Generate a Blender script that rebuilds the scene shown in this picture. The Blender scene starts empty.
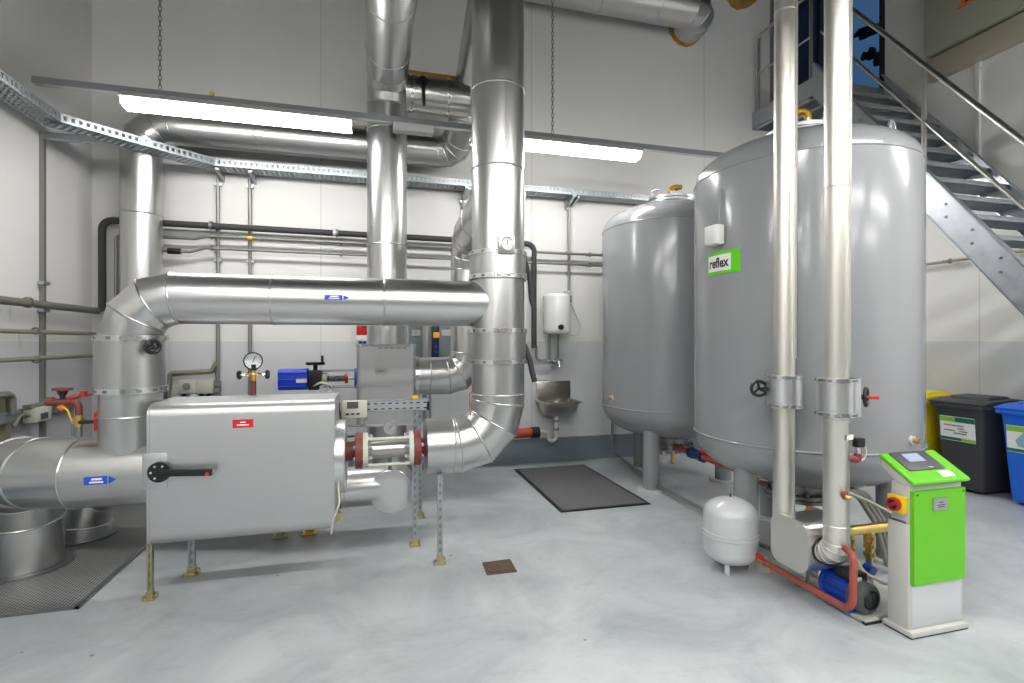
import bpy, bmesh, math, random
from mathutils import Vector, Matrix
random.seed(7)
PI = math.pi
scene = bpy.context.scene
COL = scene.collection

# ------------------------------------------------------------------ camera frame
YAW = math.radians(15.0)
EYE = 1.5
SY, CY = math.sin(YAW), math.cos(YAW)

def at(u, v, X=None, Y=None, Z=None):
    """world point where the sight line of photo pixel (u, v) meets a known plane of the room"""
    r = (u - 512) / 512.0
    q = (341.5 - v) / 512.0
    dx, dy = SY + r * CY, CY - r * SY
    if X is not None: t = X / dx
    elif Y is not None: t = Y / dy
    else: t = (Z - EYE) / q
    return Vector((dx * t, dy * t, EYE + q * t))

# ------------------------------------------------------------------ materials
def srgb(h):
    h = h.lstrip('#')
    out = []
    for i in (0, 2, 4):
        c = int(h[i:i + 2], 16) / 255
        out.append(c / 12.92 if c <= 0.04045 else ((c + 0.055) / 1.055) ** 2.4)
    return (*out, 1.0)

def mat(name, col, rough=0.5, metal=0.0, coat=0.0, noise=0.0, nscale=20.0, bump=0.0, bscale=60.0, rnoise=0.0,
        emit=None, estr=0.0, stretch=None, ior=None):
    m = bpy.data.materials.new(name)
    m.use_nodes = True
    nt = m.node_tree
    b = nt.nodes['Principled BSDF']
    c = srgb(col) if isinstance(col, str) else (*col, 1.0)
    b.inputs['Base Color'].default_value = c
    b.inputs['Roughness'].default_value = rough
    b.inputs['Metallic'].default_value = metal
    b.inputs['Coat Weight'].default_value = coat
    b.inputs['Coat Roughness'].default_value = 0.12
    if ior: b.inputs['IOR'].default_value = ior
    if emit:
        b.inputs['Emission Color'].default_value = srgb(emit) if isinstance(emit, str) else (*emit, 1)
        b.inputs['Emission Strength'].default_value = estr
    if noise or bump or rnoise:
        tc = nt.nodes.new('ShaderNodeTexCoord')
        mp = nt.nodes.new('ShaderNodeMapping')
        if stretch: mp.inputs['Scale'].default_value = stretch
        nt.links.new(tc.outputs['Object'], mp.inputs['Vector'])
        n = nt.nodes.new('ShaderNodeTexNoise')
        n.inputs['Scale'].default_value = nscale
        n.inputs['Detail'].default_value = 5
        nt.links.new(mp.outputs[0], n.inputs['Vector'])
        if noise:
            mix = nt.nodes.new('ShaderNodeMix'); mix.data_type = 'RGBA'
            mix.inputs['A'].default_value = tuple(x * (1 - noise) for x in c[:3]) + (1,)
            mix.inputs['B'].default_value = tuple(min(1, x * (1 + noise)) for x in c[:3]) + (1,)
            nt.links.new(n.outputs['Fac'], mix.inputs['Factor'])
            nt.links.new(mix.outputs['Result'], b.inputs['Base Color'])
        if rnoise:
            mr = nt.nodes.new('ShaderNodeMapRange')
            mr.inputs['From Min'].default_value = 0.3; mr.inputs['From Max'].default_value = 0.7
            mr.inputs['To Min'].default_value = max(0.02, rough - rnoise); mr.inputs['To Max'].default_value = rough + rnoise
            nt.links.new(n.outputs['Fac'], mr.inputs['Value'])
            nt.links.new(mr.outputs[0], b.inputs['Roughness'])
        if bump:
            n2 = nt.nodes.new('ShaderNodeTexNoise'); n2.inputs['Scale'].default_value = bscale
            nt.links.new(mp.outputs[0], n2.inputs['Vector'])
            bp = nt.nodes.new('ShaderNodeBump'); bp.inputs['Strength'].default_value = bump; bp.inputs['Distance'].default_value = 0.01
            nt.links.new(n2.outputs['Fac'], bp.inputs['Height'])
            nt.links.new(bp.outputs[0], b.inputs['Normal'])
    return m

M = {}
M['clad'] = mat('galvanised_cladding', (0.57, 0.57, 0.565), 0.30, 1.0)
M['clad2'] = mat('dull_cladding', (0.56, 0.56, 0.555), 0.38, 1.0)
M['casing'] = mat('sheet_casing', (0.58, 0.59, 0.595), 0.43, 1.0)
M['bright'] = mat('bright_sheet', (0.76, 0.76, 0.76), 0.30, 1.0)
M['pale'] = mat('pale_aluminium', (0.74, 0.72, 0.66), 0.40, 1.0)
M['bead'] = mat('bead_metal', (0.72, 0.72, 0.71), 0.24, 1.0)
M['zinc'] = mat('zinc_strip', (0.48, 0.52, 0.55), 0.42, 1.0, noise=0.15, nscale=30)
M['rail_zinc'] = mat('rail_zinc', (0.36, 0.38, 0.40), 0.42, 1.0)
M['steel'] = mat('dark_steel', (0.30, 0.31, 0.32), 0.40, 1.0, noise=0.1)
M['stair'] = mat('stair_steel', (0.50, 0.53, 0.57), 0.42, 1.0, noise=0.22, nscale=14, rnoise=0.08)
M['rail'] = mat('rail_steel', (0.56, 0.56, 0.54), 0.38, 1.0, noise=0.15, nscale=25)
M['stainless'] = mat('stainless', (0.50, 0.48, 0.44), 0.30, 1.0, noise=0.08, stretch=(1, 1, 8))
M['chrome'] = mat('chrome', (0.75, 0.75, 0.75), 0.12, 1.0)
M['beige'] = mat('beige_strut', '#9b9684', 0.45, 0.5)
M['conduit'] = mat('grey_conduit', '#8e8e88', 0.40, 0.6)
M['tank'] = mat('tank_paint', '#8f9194', 0.24, 0.0, coat=0.5, noise=0.03, nscale=3, bump=0.02, bscale=3)
M['vessel'] = mat('vessel_paint', '#c6c8ca', 0.25, 0.0, coat=0.6)
M['foot'] = mat('foot_white', '#cfd0cf', 0.5)
M['white'] = mat('white_plastic', '#e4e4e0', 0.4)
M['enamel'] = mat('white_enamel', '#ececea', 0.18, coat=0.5)
M['grey_box'] = mat('grey_plastic', '#b9bab2', 0.5)
M['cream'] = mat('cream_plastic', '#c9c8ba', 0.5)
M['body'] = mat('unit_body', '#c3c3bd', 0.5)
M['green'] = mat('lime_green', '#62bb14', 0.42)
M['label_green'] = mat('label_green', '#5fd01f', 0.4)
M['label_white'] = mat('label_white', '#eeeeea', 0.4)
M['ink'] = mat('ink', '#26272b', 0.5)
M['label_teal'] = mat('label_teal', '#0f6a57', 0.4)
M['label_lime'] = mat('label_lime', '#8cc63a', 0.4)
M['label_blue'] = mat('label_blue', '#1b4fc0', 0.4)
M['label_red'] = mat('label_red', '#c8102e', 0.45)
M['panel'] = mat('panel_charcoal', '#4b4b50', 0.45)
M['screen'] = mat('screen', '#9aa6bc', 0.15, emit='#9aa6bc', estr=0.15)
M['black'] = mat('black_plastic', '#17181a', 0.35)
M['rubber'] = mat('foam_insulation', '#3b3c3d', 0.7, noise=0.2, nscale=30)
M['foam_olive'] = mat('olive_insulation', '#6a6a60', 0.6, noise=0.15, nscale=30)
M['red_iron'] = mat('red_oxide', '#7c3a36', 0.5, noise=0.15, nscale=40)
M['red_pipe'] = mat('red_primer', '#9a4a40', 0.42, noise=0.10, nscale=25)
M['red'] = mat('red_plastic', '#c3201f', 0.4)
M['waste_red'] = mat('waste_red', '#b8442c', 0.45)
M['knob'] = mat('knob_red', '#a01a24', 0.4)
M['orange'] = mat('orange', '#d8742a', 0.5)
M['amber'] = mat('amber_lens', '#f2a41c', 0.3, emit='#f2a41c', estr=0.3)
M['yellow'] = mat('yellow_plastic', '#e0c416', 0.42)
M['sw_yellow'] = mat('switch_yellow', '#ecc518', 0.4)
M['brass'] = mat('brass', (0.72, 0.52, 0.17), 0.30, 1.0, noise=0.15, nscale=40)
M['yellow_zinc'] = mat('yellow_zinc', (0.52, 0.47, 0.28), 0.38, 1.0, noise=0.2, nscale=40)
M['wool'] = mat('rock_wool', '#a8823a', 0.95, noise=0.3, nscale=30, bump=0.6, bscale=40)
M['blue_act'] = mat('blue_actuator', '#1c46d8', 0.38, coat=0.2)
M['blue_motor'] = mat('blue_motor', '#1d46b4', 0.35, coat=0.3)
M['motor_grey'] = mat('motor_grey', '#4e5154', 0.45)
M['bin_black'] = mat('bin_black', '#3a3c40', 0.55, noise=0.08, nscale=90)
M['bin_blue'] = mat('bin_blue', '#1a66d8', 0.45, noise=0.05, nscale=90)
M['bin_yellow'] = mat('bin_yellow', '#e3cd1a', 0.45, noise=0.05, nscale=90)
M['wheel'] = mat('wheel_rubber', '#242526', 0.7)
M['cabinet'] = mat('cabinet_grey', '#7d858b', 0.5)
M['sage'] = mat('sage_panel', '#a7a898', 0.5, noise=0.05)
M['ledge'] = mat('beige_ledge', '#b7ae9b', 0.6, noise=0.08, nscale=6)
M['rust'] = mat('rusty_drain', '#6a574a', 0.6, 0.4, noise=0.35, nscale=25, bump=0.3, bscale=40)
M['hose'] = mat('grey_hose', '#8d8b82', 0.45, 0.3)
M['cable'] = mat('white_cable', '#c9c5b4', 0.5)
M['dial'] = mat('dial_face', '#e8ecf0', 0.4)
M['pvc'] = mat('white_pvc', '#dcdad4', 0.35)
M['dark'] = mat('doorway_dark', '#20242b', 0.3)
M['night'] = mat('glowing_blue_glass', '#1d3350', 0.12, noise=0.4, nscale=1.3, emit='#5d8fc8', estr=0.30)  # door glass with an added glow, so its blue shows brighter
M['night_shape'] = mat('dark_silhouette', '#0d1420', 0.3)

def lamp_mat():
    m = bpy.data.materials.new('lit_diffuser'); m.use_nodes = True
    b = m.node_tree.nodes['Principled BSDF']
    b.inputs['Base Color'].default_value = (0.9, 0.9, 0.9, 1)
    b.inputs['Emission Color'].default_value = (1.0, 0.985, 0.955, 1)
    b.inputs['Emission Strength'].default_value = LAMP
    return m
LAMP = 35.0
M['lamp'] = lamp_mat()
M['lamp_house'] = mat('lamp_housing', '#d6d6d2', 0.5)

def wall_mat(name, axis, joints):
    """white wall painted pale grey up to eye height, with fine vertical panel joints"""
    m = bpy.data.materials.new(name); m.use_nodes = True
    nt = m.node_tree; b = nt.nodes['Principled BSDF']
    N, L = nt.nodes.new, nt.links.new
    g = N('ShaderNodeNewGeometry'); sx = N('ShaderNodeSeparateXYZ'); L(g.outputs['Position'], sx.inputs[0])
    low = N('ShaderNodeMath'); low.operation = 'LESS_THAN'; low.inputs[1].default_value = 1.5
    L(sx.outputs['Z'], low.inputs[0])
    nz = N('ShaderNodeTexNoise'); nz.inputs['Scale'].default_value = 1.6; nz.inputs['Detail'].default_value = 6
    L(g.outputs['Position'], nz.inputs['Vector'])
    mr = N('ShaderNodeMapRange'); mr.inputs['To Min'].default_value = 0.94; mr.inputs['To Max'].default_value = 1.04
    L(nz.outputs['Fac'], mr.inputs['Value'])
    mix = N('ShaderNodeMix'); mix.data_type = 'RGBA'
    mix.inputs['A'].default_value = (0.78, 0.775, 0.755, 1)
    mix.inputs['B'].default_value = (0.63, 0.645, 0.655, 1)
    L(low.outputs[0], mix.inputs['Factor'])
    # panel joints
    w = N('ShaderNodeMath'); w.operation = 'SUBTRACT'; w.inputs[1].default_value = joints[0]
    L(sx.outputs[axis], w.inputs[0])
    pp = N('ShaderNodeMath'); pp.operation = 'PINGPONG'; pp.inputs[1].default_value = joints[1] / 2
    L(w.outputs[0], pp.inputs[0])
    lt = N('ShaderNodeMath'); lt.operation = 'LESS_THAN'; lt.inputs[1].default_value = 0.006
    L(pp.outputs[0], lt.inputs[0])
    jm = N('ShaderNodeMapRange'); jm.inputs['To Min'].default_value = 1.0; jm.inputs['To Max'].default_value = 0.80
    L(lt.outputs[0], jm.inputs['Value'])
    mul = N('ShaderNodeMath'); mul.operation = 'MULTIPLY'; L(mr.outputs[0], mul.inputs[0]); L(jm.outputs[0], mul.inputs[1])
    vm = N('ShaderNodeVectorMath'); vm.operation = 'SCALE'
    L(mix.outputs['Result'], vm.inputs[0]); L(mul.outputs[0], vm.inputs['Scale'])
    L(vm.outputs[0], b.inputs['Base Color'])
    b.inputs['Roughness'].default_value = 0.55
    bp = N('ShaderNodeBump'); bp.inputs['Strength'].default_value = 0.08; bp.inputs['Distance'].default_value = 0.01
    n2 = N('ShaderNodeTexNoise'); n2.inputs['Scale'].default_value = 25
    L(g.outputs['Position'], n2.inputs['Vector']); L(n2.outputs['Fac'], bp.inputs['Height']); L(bp.outputs[0], b.inputs['Normal'])
    return m

def floor_mat():
    m = bpy.data.materials.new('painted_floor'); m.use_nodes = True
    nt = m.node_tree; b = nt.nodes['Principled BSDF']; N, L = nt.nodes.new, nt.links.new
    g = N('ShaderNodeNewGeometry')
    n1 = N('ShaderNodeTexNoise'); n1.inputs['Scale'].default_value = 1.5; n1.inputs['Detail'].default_value = 9; n1.inputs['Roughness'].default_value = 0.65
    n1.inputs['Distortion'].default_value = 0.8
    L(g.outputs['Position'], n1.inputs['Vector'])
    cr = N('ShaderNodeValToRGB')
    cr.color_ramp.elements[0].position = 0.30; cr.color_ramp.elements[0].color = (0.34, 0.375, 0.39, 1)
    cr.color_ramp.elements[1].position = 0.62; cr.color_ramp.elements[1].color = (0.53, 0.565, 0.58, 1)
    L(n1.outputs['Fac'], cr.inputs[0])
    # scuffs and dark specks
    n3 = N('ShaderNodeTexNoise'); n3.inputs['Scale'].default_value = 4.2; n3.inputs['Detail'].default_value = 10; n3.inputs['Roughness'].default_value = 0.75
    mp = N('ShaderNodeMapping'); mp.inputs['Rotation'].default_value = (0, 0, 0.5); mp.inputs['Scale'].default_value = (1, 2.6, 1)
    L(g.outputs['Position'], mp.inputs['Vector']); L(mp.outputs[0], n3.inputs['Vector'])
    r3 = N('ShaderNodeMapRange'); r3.inputs['From Min'].default_value = 0.54; r3.inputs['From Max'].default_value = 0.80
    r3.inputs['To Min'].default_value = 0.0; r3.inputs['To Max'].default_value = 0.55
    L(n3.outputs['Fac'], r3.inputs['Value'])
    mx = N('ShaderNodeMix'); mx.data_type = 'RGBA'; mx.inputs['B'].default_value = (0.25, 0.255, 0.25, 1)
    L(r3.outputs[0], mx.inputs['Factor']); L(cr.outputs[0], mx.inputs['A'])
    vo = N('ShaderNodeTexVoronoi'); vo.inputs['Scale'].default_value = 2.6
    L(g.outputs['Position'], vo.inputs['Vector'])
    lt = N('ShaderNodeMath'); lt.operation = 'LESS_THAN'; lt.inputs[1].default_value = 0.026
    L(vo.outputs['Distance'], lt.inputs[0])
    mx2 = N('ShaderNodeMix'); mx2.data_type = 'RGBA'; mx2.inputs['B'].default_value = (0.16, 0.165, 0.17, 1)
    L(lt.outputs[0], mx2.inputs['Factor']); L(mx.outputs['Result'], mx2.inputs['A'])
    L(mx2.outputs['Result'], b.inputs['Base Color'])
    rr = N('ShaderNodeMapRange'); rr.inputs['To Min'].default_value = 0.26; rr.inputs['To Max'].default_value = 0.46
    L(n1.outputs['Fac'], rr.inputs['Value']); L(rr.outputs[0], b.inputs['Roughness'])
    bp = N('ShaderNodeBump'); bp.inputs['Strength'].default_value = 0.06; bp.inputs['Distance'].default_value = 0.01
    n4 = N('ShaderNodeTexNoise'); n4.inputs['Scale'].default_value = 7
    L(g.outputs['Position'], n4.inputs['Vector']); L(n4.outputs['Fac'], bp.inputs['Height']); L(bp.outputs[0], b.inputs['Normal'])
    return m

def mat_carpet():
    m = mat('carpet', '#6c6d6e', 0.95, noise=0.6, nscale=70, bump=0.7, bscale=220)
    return m

# ------------------------------------------------------------------ mesh builder
class B:
    def __init__(self):
        self.bm = bmesh.new(); self.mi = 0
    def m(self, i): self.mi = i; return self
    def _faces(self, vs, faces):
        bv = [self.bm.verts.new(v) for v in vs]
        for f in faces:
            try:
                fc = self.bm.faces.new([bv[i] for i in f]); fc.material_index = self.mi
            except ValueError:
                pass
        return bv
    def box(self, c, s, rot=None):
        c = Vector(c); hx, hy, hz = s[0] / 2, s[1] / 2, s[2] / 2
        R = rot if rot is not None else Matrix.Identity(3)
        vs = [c + R @ Vector((x * hx, y * hy, z * hz)) for x in (-1, 1) for y in (-1, 1) for z in (-1, 1)]
        self._faces(vs, [(0, 1, 3, 2), (4, 6, 7, 5), (0, 4, 5, 1), (2, 3, 7, 6), (0, 2, 6, 4), (1, 5, 7, 3)])
        return self
    def box2(self, a, b):
        a, b = Vector(a), Vector(b)
        return self.box((a + b) / 2, (abs(b.x - a.x), abs(b.y - a.y), abs(b.z - a.z)))
    def bar(self, a, b, w, h, up=(0, 0, 1)):
        """square bar from a to b, w across, h along up"""
        a, b = Vector(a), Vector(b); d = b - a; L = d.length; d.normalize()
        up = Vector(up); s = d.cross(up)
        if s.length < 1e-5: s = d.cross(Vector((1, 0, 0)))
        s.normalize(); u = s.cross(d).normalized()
        R = Matrix((s, d, u)).transposed()
        return self.box((a + b) / 2, (w, L, h), R)
    def tube(self, path, r, n=24, cap=True, bead=0.0, r_end=None):
        path = [Vector(p) for p in path]
        segs = [(path[i + 1] - path[i]).normalized() for i in range(len(path) - 1)]
        a = segs[0].orthogonal().normalized()
        frames = []
        for i, d in enumerate(segs):
            if i: a = segs[i - 1].rotation_difference(d) @ a
            a = (a - d * a.dot(d)).normalized()
            frames.append((a.copy(), d.cross(a)))
        loops = []
        for i, p in enumerate(path):
            k = min(i, len(segs) - 1)
            fa, fb = frames[k]; d = segs[k]
            rr = r if r_end is None else r + (r_end - r) * i / (len(path) - 1)
            nrm = d if i in (0, len(path) - 1) else (segs[i - 1] + segs[i]).normalized()
            lp = []
            for j in range(n):
                t = 2 * PI * j / n
                q = p + (fa * math.cos(t) + fb * math.sin(t)) * rr
                q = q - d * ((q - p).dot(nrm) / d.dot(nrm))
                lp.append(q)
            loops.append(lp)
        vl = [[self.bm.verts.new(q) for q in lp] for lp in loops]
        for i in range(len(vl) - 1):
            for j in range(n):
                f = self.bm.faces.new((vl[i][j], vl[i][(j + 1) % n], vl[i + 1][(j + 1) % n], vl[i + 1][j])); f.material_index = self.mi
        if cap:
            f = self.bm.faces.new(list(reversed(vl[0]))); f.material_index = self.mi
            f = self.bm.faces.new(vl[-1]); f.material_index = self.mi
        if bead:
            for i in range(1, len(path) - 1):
                self.loop(loops[i], bead)
        return self
    def loop(self, pts, r, n=6):
        """closed ring of radius r along pts"""
        N = len(pts); c = sum(pts, Vector()) / N
        rings = []
        for i in range(N):
            t = (pts[(i + 1) % N] - pts[i - 1]).normalized()
            o = (pts[i] - c).normalized(); b = t.cross(o).normalized(); o = b.cross(t)
            rings.append([self.bm.verts.new(pts[i] + (o * math.cos(2 * PI * k / n) + b * math.sin(2 * PI * k / n)) * r) for k in range(n)])
        for i in range(N):
            A, C = rings[i], rings[(i + 1) % N]
            for k in range(n):
                f = self.bm.faces.new((A[k], A[(k + 1) % n], C[(k + 1) % n], C[k])); f.material_index = self.mi
        return self
    def ring(self, c, ax, R, r, n=48, k=6):
        c, ax = Vector(c), Vector(ax).normalized(); a = ax.orthogonal().normalized(); b = ax.cross(a)
        return self.loop([c + (a * math.cos(2 * PI * i / n) + b * math.sin(2 * PI * i / n)) * R for i in range(n)], r, k)
    def cyl(self, a, b, r, r2=None, n=32, cap=True):
        return self.tube([a, b], r, n, cap, r_end=r2)
    def lathe(self, prof, c=(0, 0, 0), ax=(0, 0, 1), n=64):
        """prof: list of (radius, height along ax)"""
        c, ax = Vector(c), Vector(ax).normalized(); a = ax.orthogonal().normalized(); b = ax.cross(a)
        if abs(ax.z) > .99: a, b = Vector((1, 0, 0)), Vector((0, 1, 0)) * (1 if ax.z > 0 else -1)
        rings = []
        for (r, h) in prof:
            if r < 1e-6: rings.append([self.bm.verts.new(c + ax * h)])
            else: rings.append([self.bm.verts.new(c + ax * h + (a * math.cos(2 * PI * i / n) + b * math.sin(2 * PI * i / n)) * r) for i in range(n)])
        for i in range(len(rings) - 1):
            A, C = rings[i], rings[i + 1]
            for j in range(n):
                j2 = (j + 1) % n
                if len(A) == 1 and len(C) == 1: continue
                if len(A) == 1: vs = (A[0], C[j2], C[j])
                elif len(C) == 1: vs = (A[j], A[j2], C[0])
                else: vs = (A[j], A[j2], C[j2], C[j])
                f = self.bm.faces.new(vs); f.material_index = self.mi
        return self
    def prism(self, poly, d):
        """closed planar polygon extruded by vector d"""
        poly = [Vector(p) for p in poly]; d = Vector(d); n = len(poly)
        vs = poly + [p + d for p in poly]
        self._faces(vs, [tuple(range(n - 1, -1, -1)), tuple(range(n, 2 * n))] + [(i, (i + 1) % n, n + (i + 1) % n, n + i) for i in range(n)])
        return self
    def sphere(self, c, r, n=16):
        prof = [(r * math.sin(PI * i / n), -r * math.cos(PI * i / n)) for i in range(n + 1)]
        prof[0] = (0, -r); prof[-1] = (0, r)
        return self.lathe(prof, c, (0, 0, 1), n * 2)
    def make(self, name, mats, parent=None, ang=35, bevel=0.0, bseg=2):
        bmesh.ops.recalc_face_normals(self.bm, faces=self.bm.faces[:])
        if bevel:
            es = [e for e in self.bm.edges if len(e.link_faces) == 2 and e.calc_face_angle(0) > 0.5]
            bmesh.ops.bevel(self.bm, geom=es, offset=bevel, segments=bseg, affect='EDGES', profile=0.5, clamp_overlap=True)
        org = worg(parent)
        for v in self.bm.verts: v.co -= org
        me = bpy.data.meshes.new(name); self.bm.to_mesh(me); self.bm.free()
        if not isinstance(mats, (list, tuple)): mats = [mats]
        for x in mats: me.materials.append(M[x] if isinstance(x, str) else x)
        for p in me.polygons: p.use_smooth = True
        me.set_sharp_from_angle(angle=math.radians(ang))
        o = bpy.data.objects.new(name, me); COL.objects.link(o)
        if parent is not None: o.parent = parent
        return o

def worg(o):
    v = Vector()
    while o is not None:
        v += o.location; o = o.parent
    return v

def thing(name, label, cat, loc=(0, 0, 0), group=None):
    o = bpy.data.objects.new(name, None); COL.objects.link(o)
    o.location = loc; o.empty_display_size = 0.1
    return tag(o, label, cat, group)
def tag(o, label, cat, group=None):
    o['label'] = label; o['category'] = cat
    if group: o['group'] = group
    return o
def struct(o):
    o['kind'] = 'structure'; return o
def lab(o, label): o['label'] = label; return o

def copy_tree(o, parent=None):
    c = o.copy(); COL.objects.link(c)
    if parent is not None: c.parent = parent
    for ch in [x for x in bpy.data.objects if x.parent == o]: copy_tree(ch, c)
    return c

def route(pts, rad, nseg):
    """polyline with each corner replaced by an arc of nseg chords"""
    pts = [Vector(p) for p in pts]
    rads = rad if isinstance(rad, (list, tuple)) else [rad] * len(pts)
    out = [pts[0]]
    for i in range(1, len(pts) - 1):
        p, a, b = pts[i], (pts[i - 1] - pts[i]).normalized(), (pts[i + 1] - pts[i]).normalized()
        ang = a.angle(b); R = rads[i]
        if R <= 0 or ang > PI - 0.02: out.append(p); continue
        t = R / math.tan(ang / 2)
        cen = p + (a + b).normalized() * (R / math.sin(ang / 2))
        v0 = p + a * t - cen; v1 = p + b * t - cen
        tot = v0.angle(v1)
        for k in range(nseg + 1):
            s = k / nseg
            w = (v0 * math.sin((1 - s) * tot) + v1 * math.sin(s * tot)) / math.sin(tot)
            out.append(cen + w)
    out.append(pts[-1])
    return out

def clad(parent, path, r, name='cladding', m='clad', beads=(), n=64, bead=0.006, seam=None):
    b = B().tube(path, r, n, True, bead)
    for (c, ax) in beads: b.ring(c, ax, r, bead)
    if seam:
        a, c, off = seam
        a, c, off = Vector(a), Vector(c), Vector(off).normalized()
        b.bar(a + off * r, c + off * r, 0.03, 0.006, off)
    return b.make(name, m, parent, ang=11)

def strap(parent, c, ax, r, w=0.03, name='clamp_band', m='bead'):
    """flat band round a pipe with dark toggle slots"""
    c, ax = Vector(c), Vector(ax).normalized()
    b = B().lathe([(r, -w / 2), (r + 0.008, -w / 2), (r + 0.008, w / 2), (r, w / 2)], c, ax, 64)
    b.m(1); a = ax.orthogonal().normalized(); d = ax.cross(a)
    for i in range(14):
        t = 2 * PI * (i + 0.3 * random.random()) / 14
        o = a * math.cos(t) + d * math.sin(t)
        b.bar(c + o * (r + 0.006) - ax * w * 0.25, c + o * (r + 0.006) + ax * w * 0.25, 0.025, 0.008, o)
    return b.make(name, [m, 'steel'], parent, ang=30)

def rounded_poly(w, h, r, n=5):
    """2-D rounded rectangle centred on the origin"""
    out = []
    for (sx, sy, a0) in ((1, 1, 0), (-1, 1, PI / 2), (-1, -1, PI), (1, -1, 1.5 * PI)):
        for k in range(n + 1):
            a = a0 + PI / 2 * k / n
            out.append((sx * (w / 2 - r) + r * math.cos(a), sy * (h / 2 - r) + r * math.sin(a)))
    return out

def wheel(parent, c, ax, R, name='handwheel', m='black', spokes=3, tr=0.008):
    c, ax = Vector(c), Vector(ax).normalized(); a = ax.orthogonal().normalized(); d = ax.cross(a)
    b = B().ring(c, ax, R, tr, 28, 8)
    for i in range(spokes):
        t = 2 * PI * i / spokes
        b.cyl(c, c + (a * math.cos(t) + d * math.sin(t)) * R, tr * .7, n=8)
    b.cyl(c - ax * 0.012, c + ax * 0.012, R * .25, n=12)
    return b.make(name, m, parent)

def gauge(parent, c, nrm, R, bez='black', needle=0.5):
    """dial gauge: case, dial, needle"""
    c, nrm = Vector(c), Vector(nrm).normalized()
    B().lathe([(0, -0.03), (R * .97, -0.03), (R, -0.02), (R, 0.008), (R * .88, 0.01), (R * .86, 0.0), (0, 0.0)], c, nrm, 40).make('case', bez, parent)
    up = Vector((0, 0, 1)); up = (up - nrm * up.dot(nrm)).normalized(); s = up.cross(nrm)
    d = B().cyl(c + nrm * 0.0005, c + nrm * 0.003, R * .86, n=40)
    d.m(1)
    for i in range(11):
        t = math.radians(-135 + 27 * i); o = up * math.cos(t) + s * math.sin(t)
        d.bar(c + o * R * .66 + nrm * 0.003, c + o * R * .78 + nrm * 0.003, R * .04, 0.002, nrm)
    d.make('dial', ['dial', 'ink'], parent)
    o = up * math.cos(needle) + s * math.sin(needle)
    B().bar(c - o * R * .2 + nrm * .005, c + o * R * .6 + nrm * .005, R * .07, 0.002, nrm).make('needle', 'ink', parent)

def support(loc, top, label, group, w=0.04, m='zinc', cap=None, plate='yellow_zinc'):
    """strut channel leg with slots, on a bolted foot plate"""
    x, y, z0 = loc
    t = thing('support_leg', label, 'pipe support', loc, group)
    b = B()
    b.box((x - w / 2 + .004, y, (z0 + top) / 2), (.008, w, top - z0)); b.box((x + w / 2 - .004, y, (z0 + top) / 2), (.008, w, top - z0))
    b.box((x, y + w / 2 - .004, (z0 + top) / 2), (w, .008, top - z0))
    b.box((x, y - w / 2 + .012, (z0 + top) / 2), (w - .012, .004, top - z0)); b.m(1)
    k = z0 + .09
    while k < top - .03:
        b.box((x, y - w / 2 + .0095, k), (w * .35, .002, .026)); k += .055
    b.make('strut', [m, 'steel'], t)
    f = B().box((x, y, z0 + .006), (w * 2.2, w * 2.2, .012)); f.box((x, y, z0 + .03), (w * 1.25, w * 1.25, .045))
    f.cyl((x - w * .85, y - w * .8, z0), (x - w * .85, y - w * .8, z0 + .03), .009, n=8); f.cyl((x + w * .85, y + w * .8, z0), (x + w * .85, y + w * .8, z0 + .03), .009, n=8)
    f.make('foot_plate', plate, t)
    if cap: B().box((x, y, top + .012), (w * 1.15, w * 1.15, .03)).make('end_cap', cap, t, bevel=.004)
    return t

# ================================================================== THE ROOM
XL, XR, YB, YF, ZC = -2.74, 6.30, 6.05, -4.0, 6.9
o = struct(B().box2((XL - .2, YF - .2, -.15), (XR + 1.6, YB + .2, 0)).make('floor', floor_mat()))
struct(B().box2((XL - .2, YF - .2, ZC), (XR + 1.6, YB + .2, ZC + .15)).make('ceiling', mat('ceiling_paint', '#34332f', 0.8)))
WB = wall_mat('back_wall_paint', 'X', (-0.578, 2.452)); WS = wall_mat('side_wall_paint', 'Y', (4.03, 2.4))
struct(B().box2((XL - .2, YB, 0), (XR + 1.6, YB + .2, ZC)).make('wall_back', WB))
struct(B().box2((XL - .2, YF, 0), (XL, YB, ZC)).make('wall_left', WS))
struct(B().box2((XL - .2, YF - .2, 0), (XR + 1.6, YF, ZC)).make('wall_front', mat('front_wall_paint', '#55534f', 0.7)))
# right wall with the doorway at the stair head
DY0, DY1, DZ0, DZ1 = 5.12, 5.98, 4.62, 6.75
rw = B()
rw.box2((XR, YF, 0), (XR + .2, DY0, ZC)); rw.box2((XR, DY0, 0), (XR + .2, YB, DZ0))
rw.box2((XR, DY0, DZ1), (XR + .2, YB, ZC)); rw.box2((XR, DY1, DZ0), (XR + .2, YB, DZ1))
struct(rw.make('wall_right', WS))
band = mat('skirting_band', '#75828c', 0.45, noise=0.08, nscale=6)
struct(B().box2((XL, YB - .006, 0), (XR, YB, .30)).make('baseboard_back', band))
struct(B().box2((XL, YF, 0), (XL + .006, YB, .30)).make('baseboard_left', band))
struct(B().box2((XR - .006, YF, 0), (XR, YB, .30)).make('baseboard_right', band))

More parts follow.
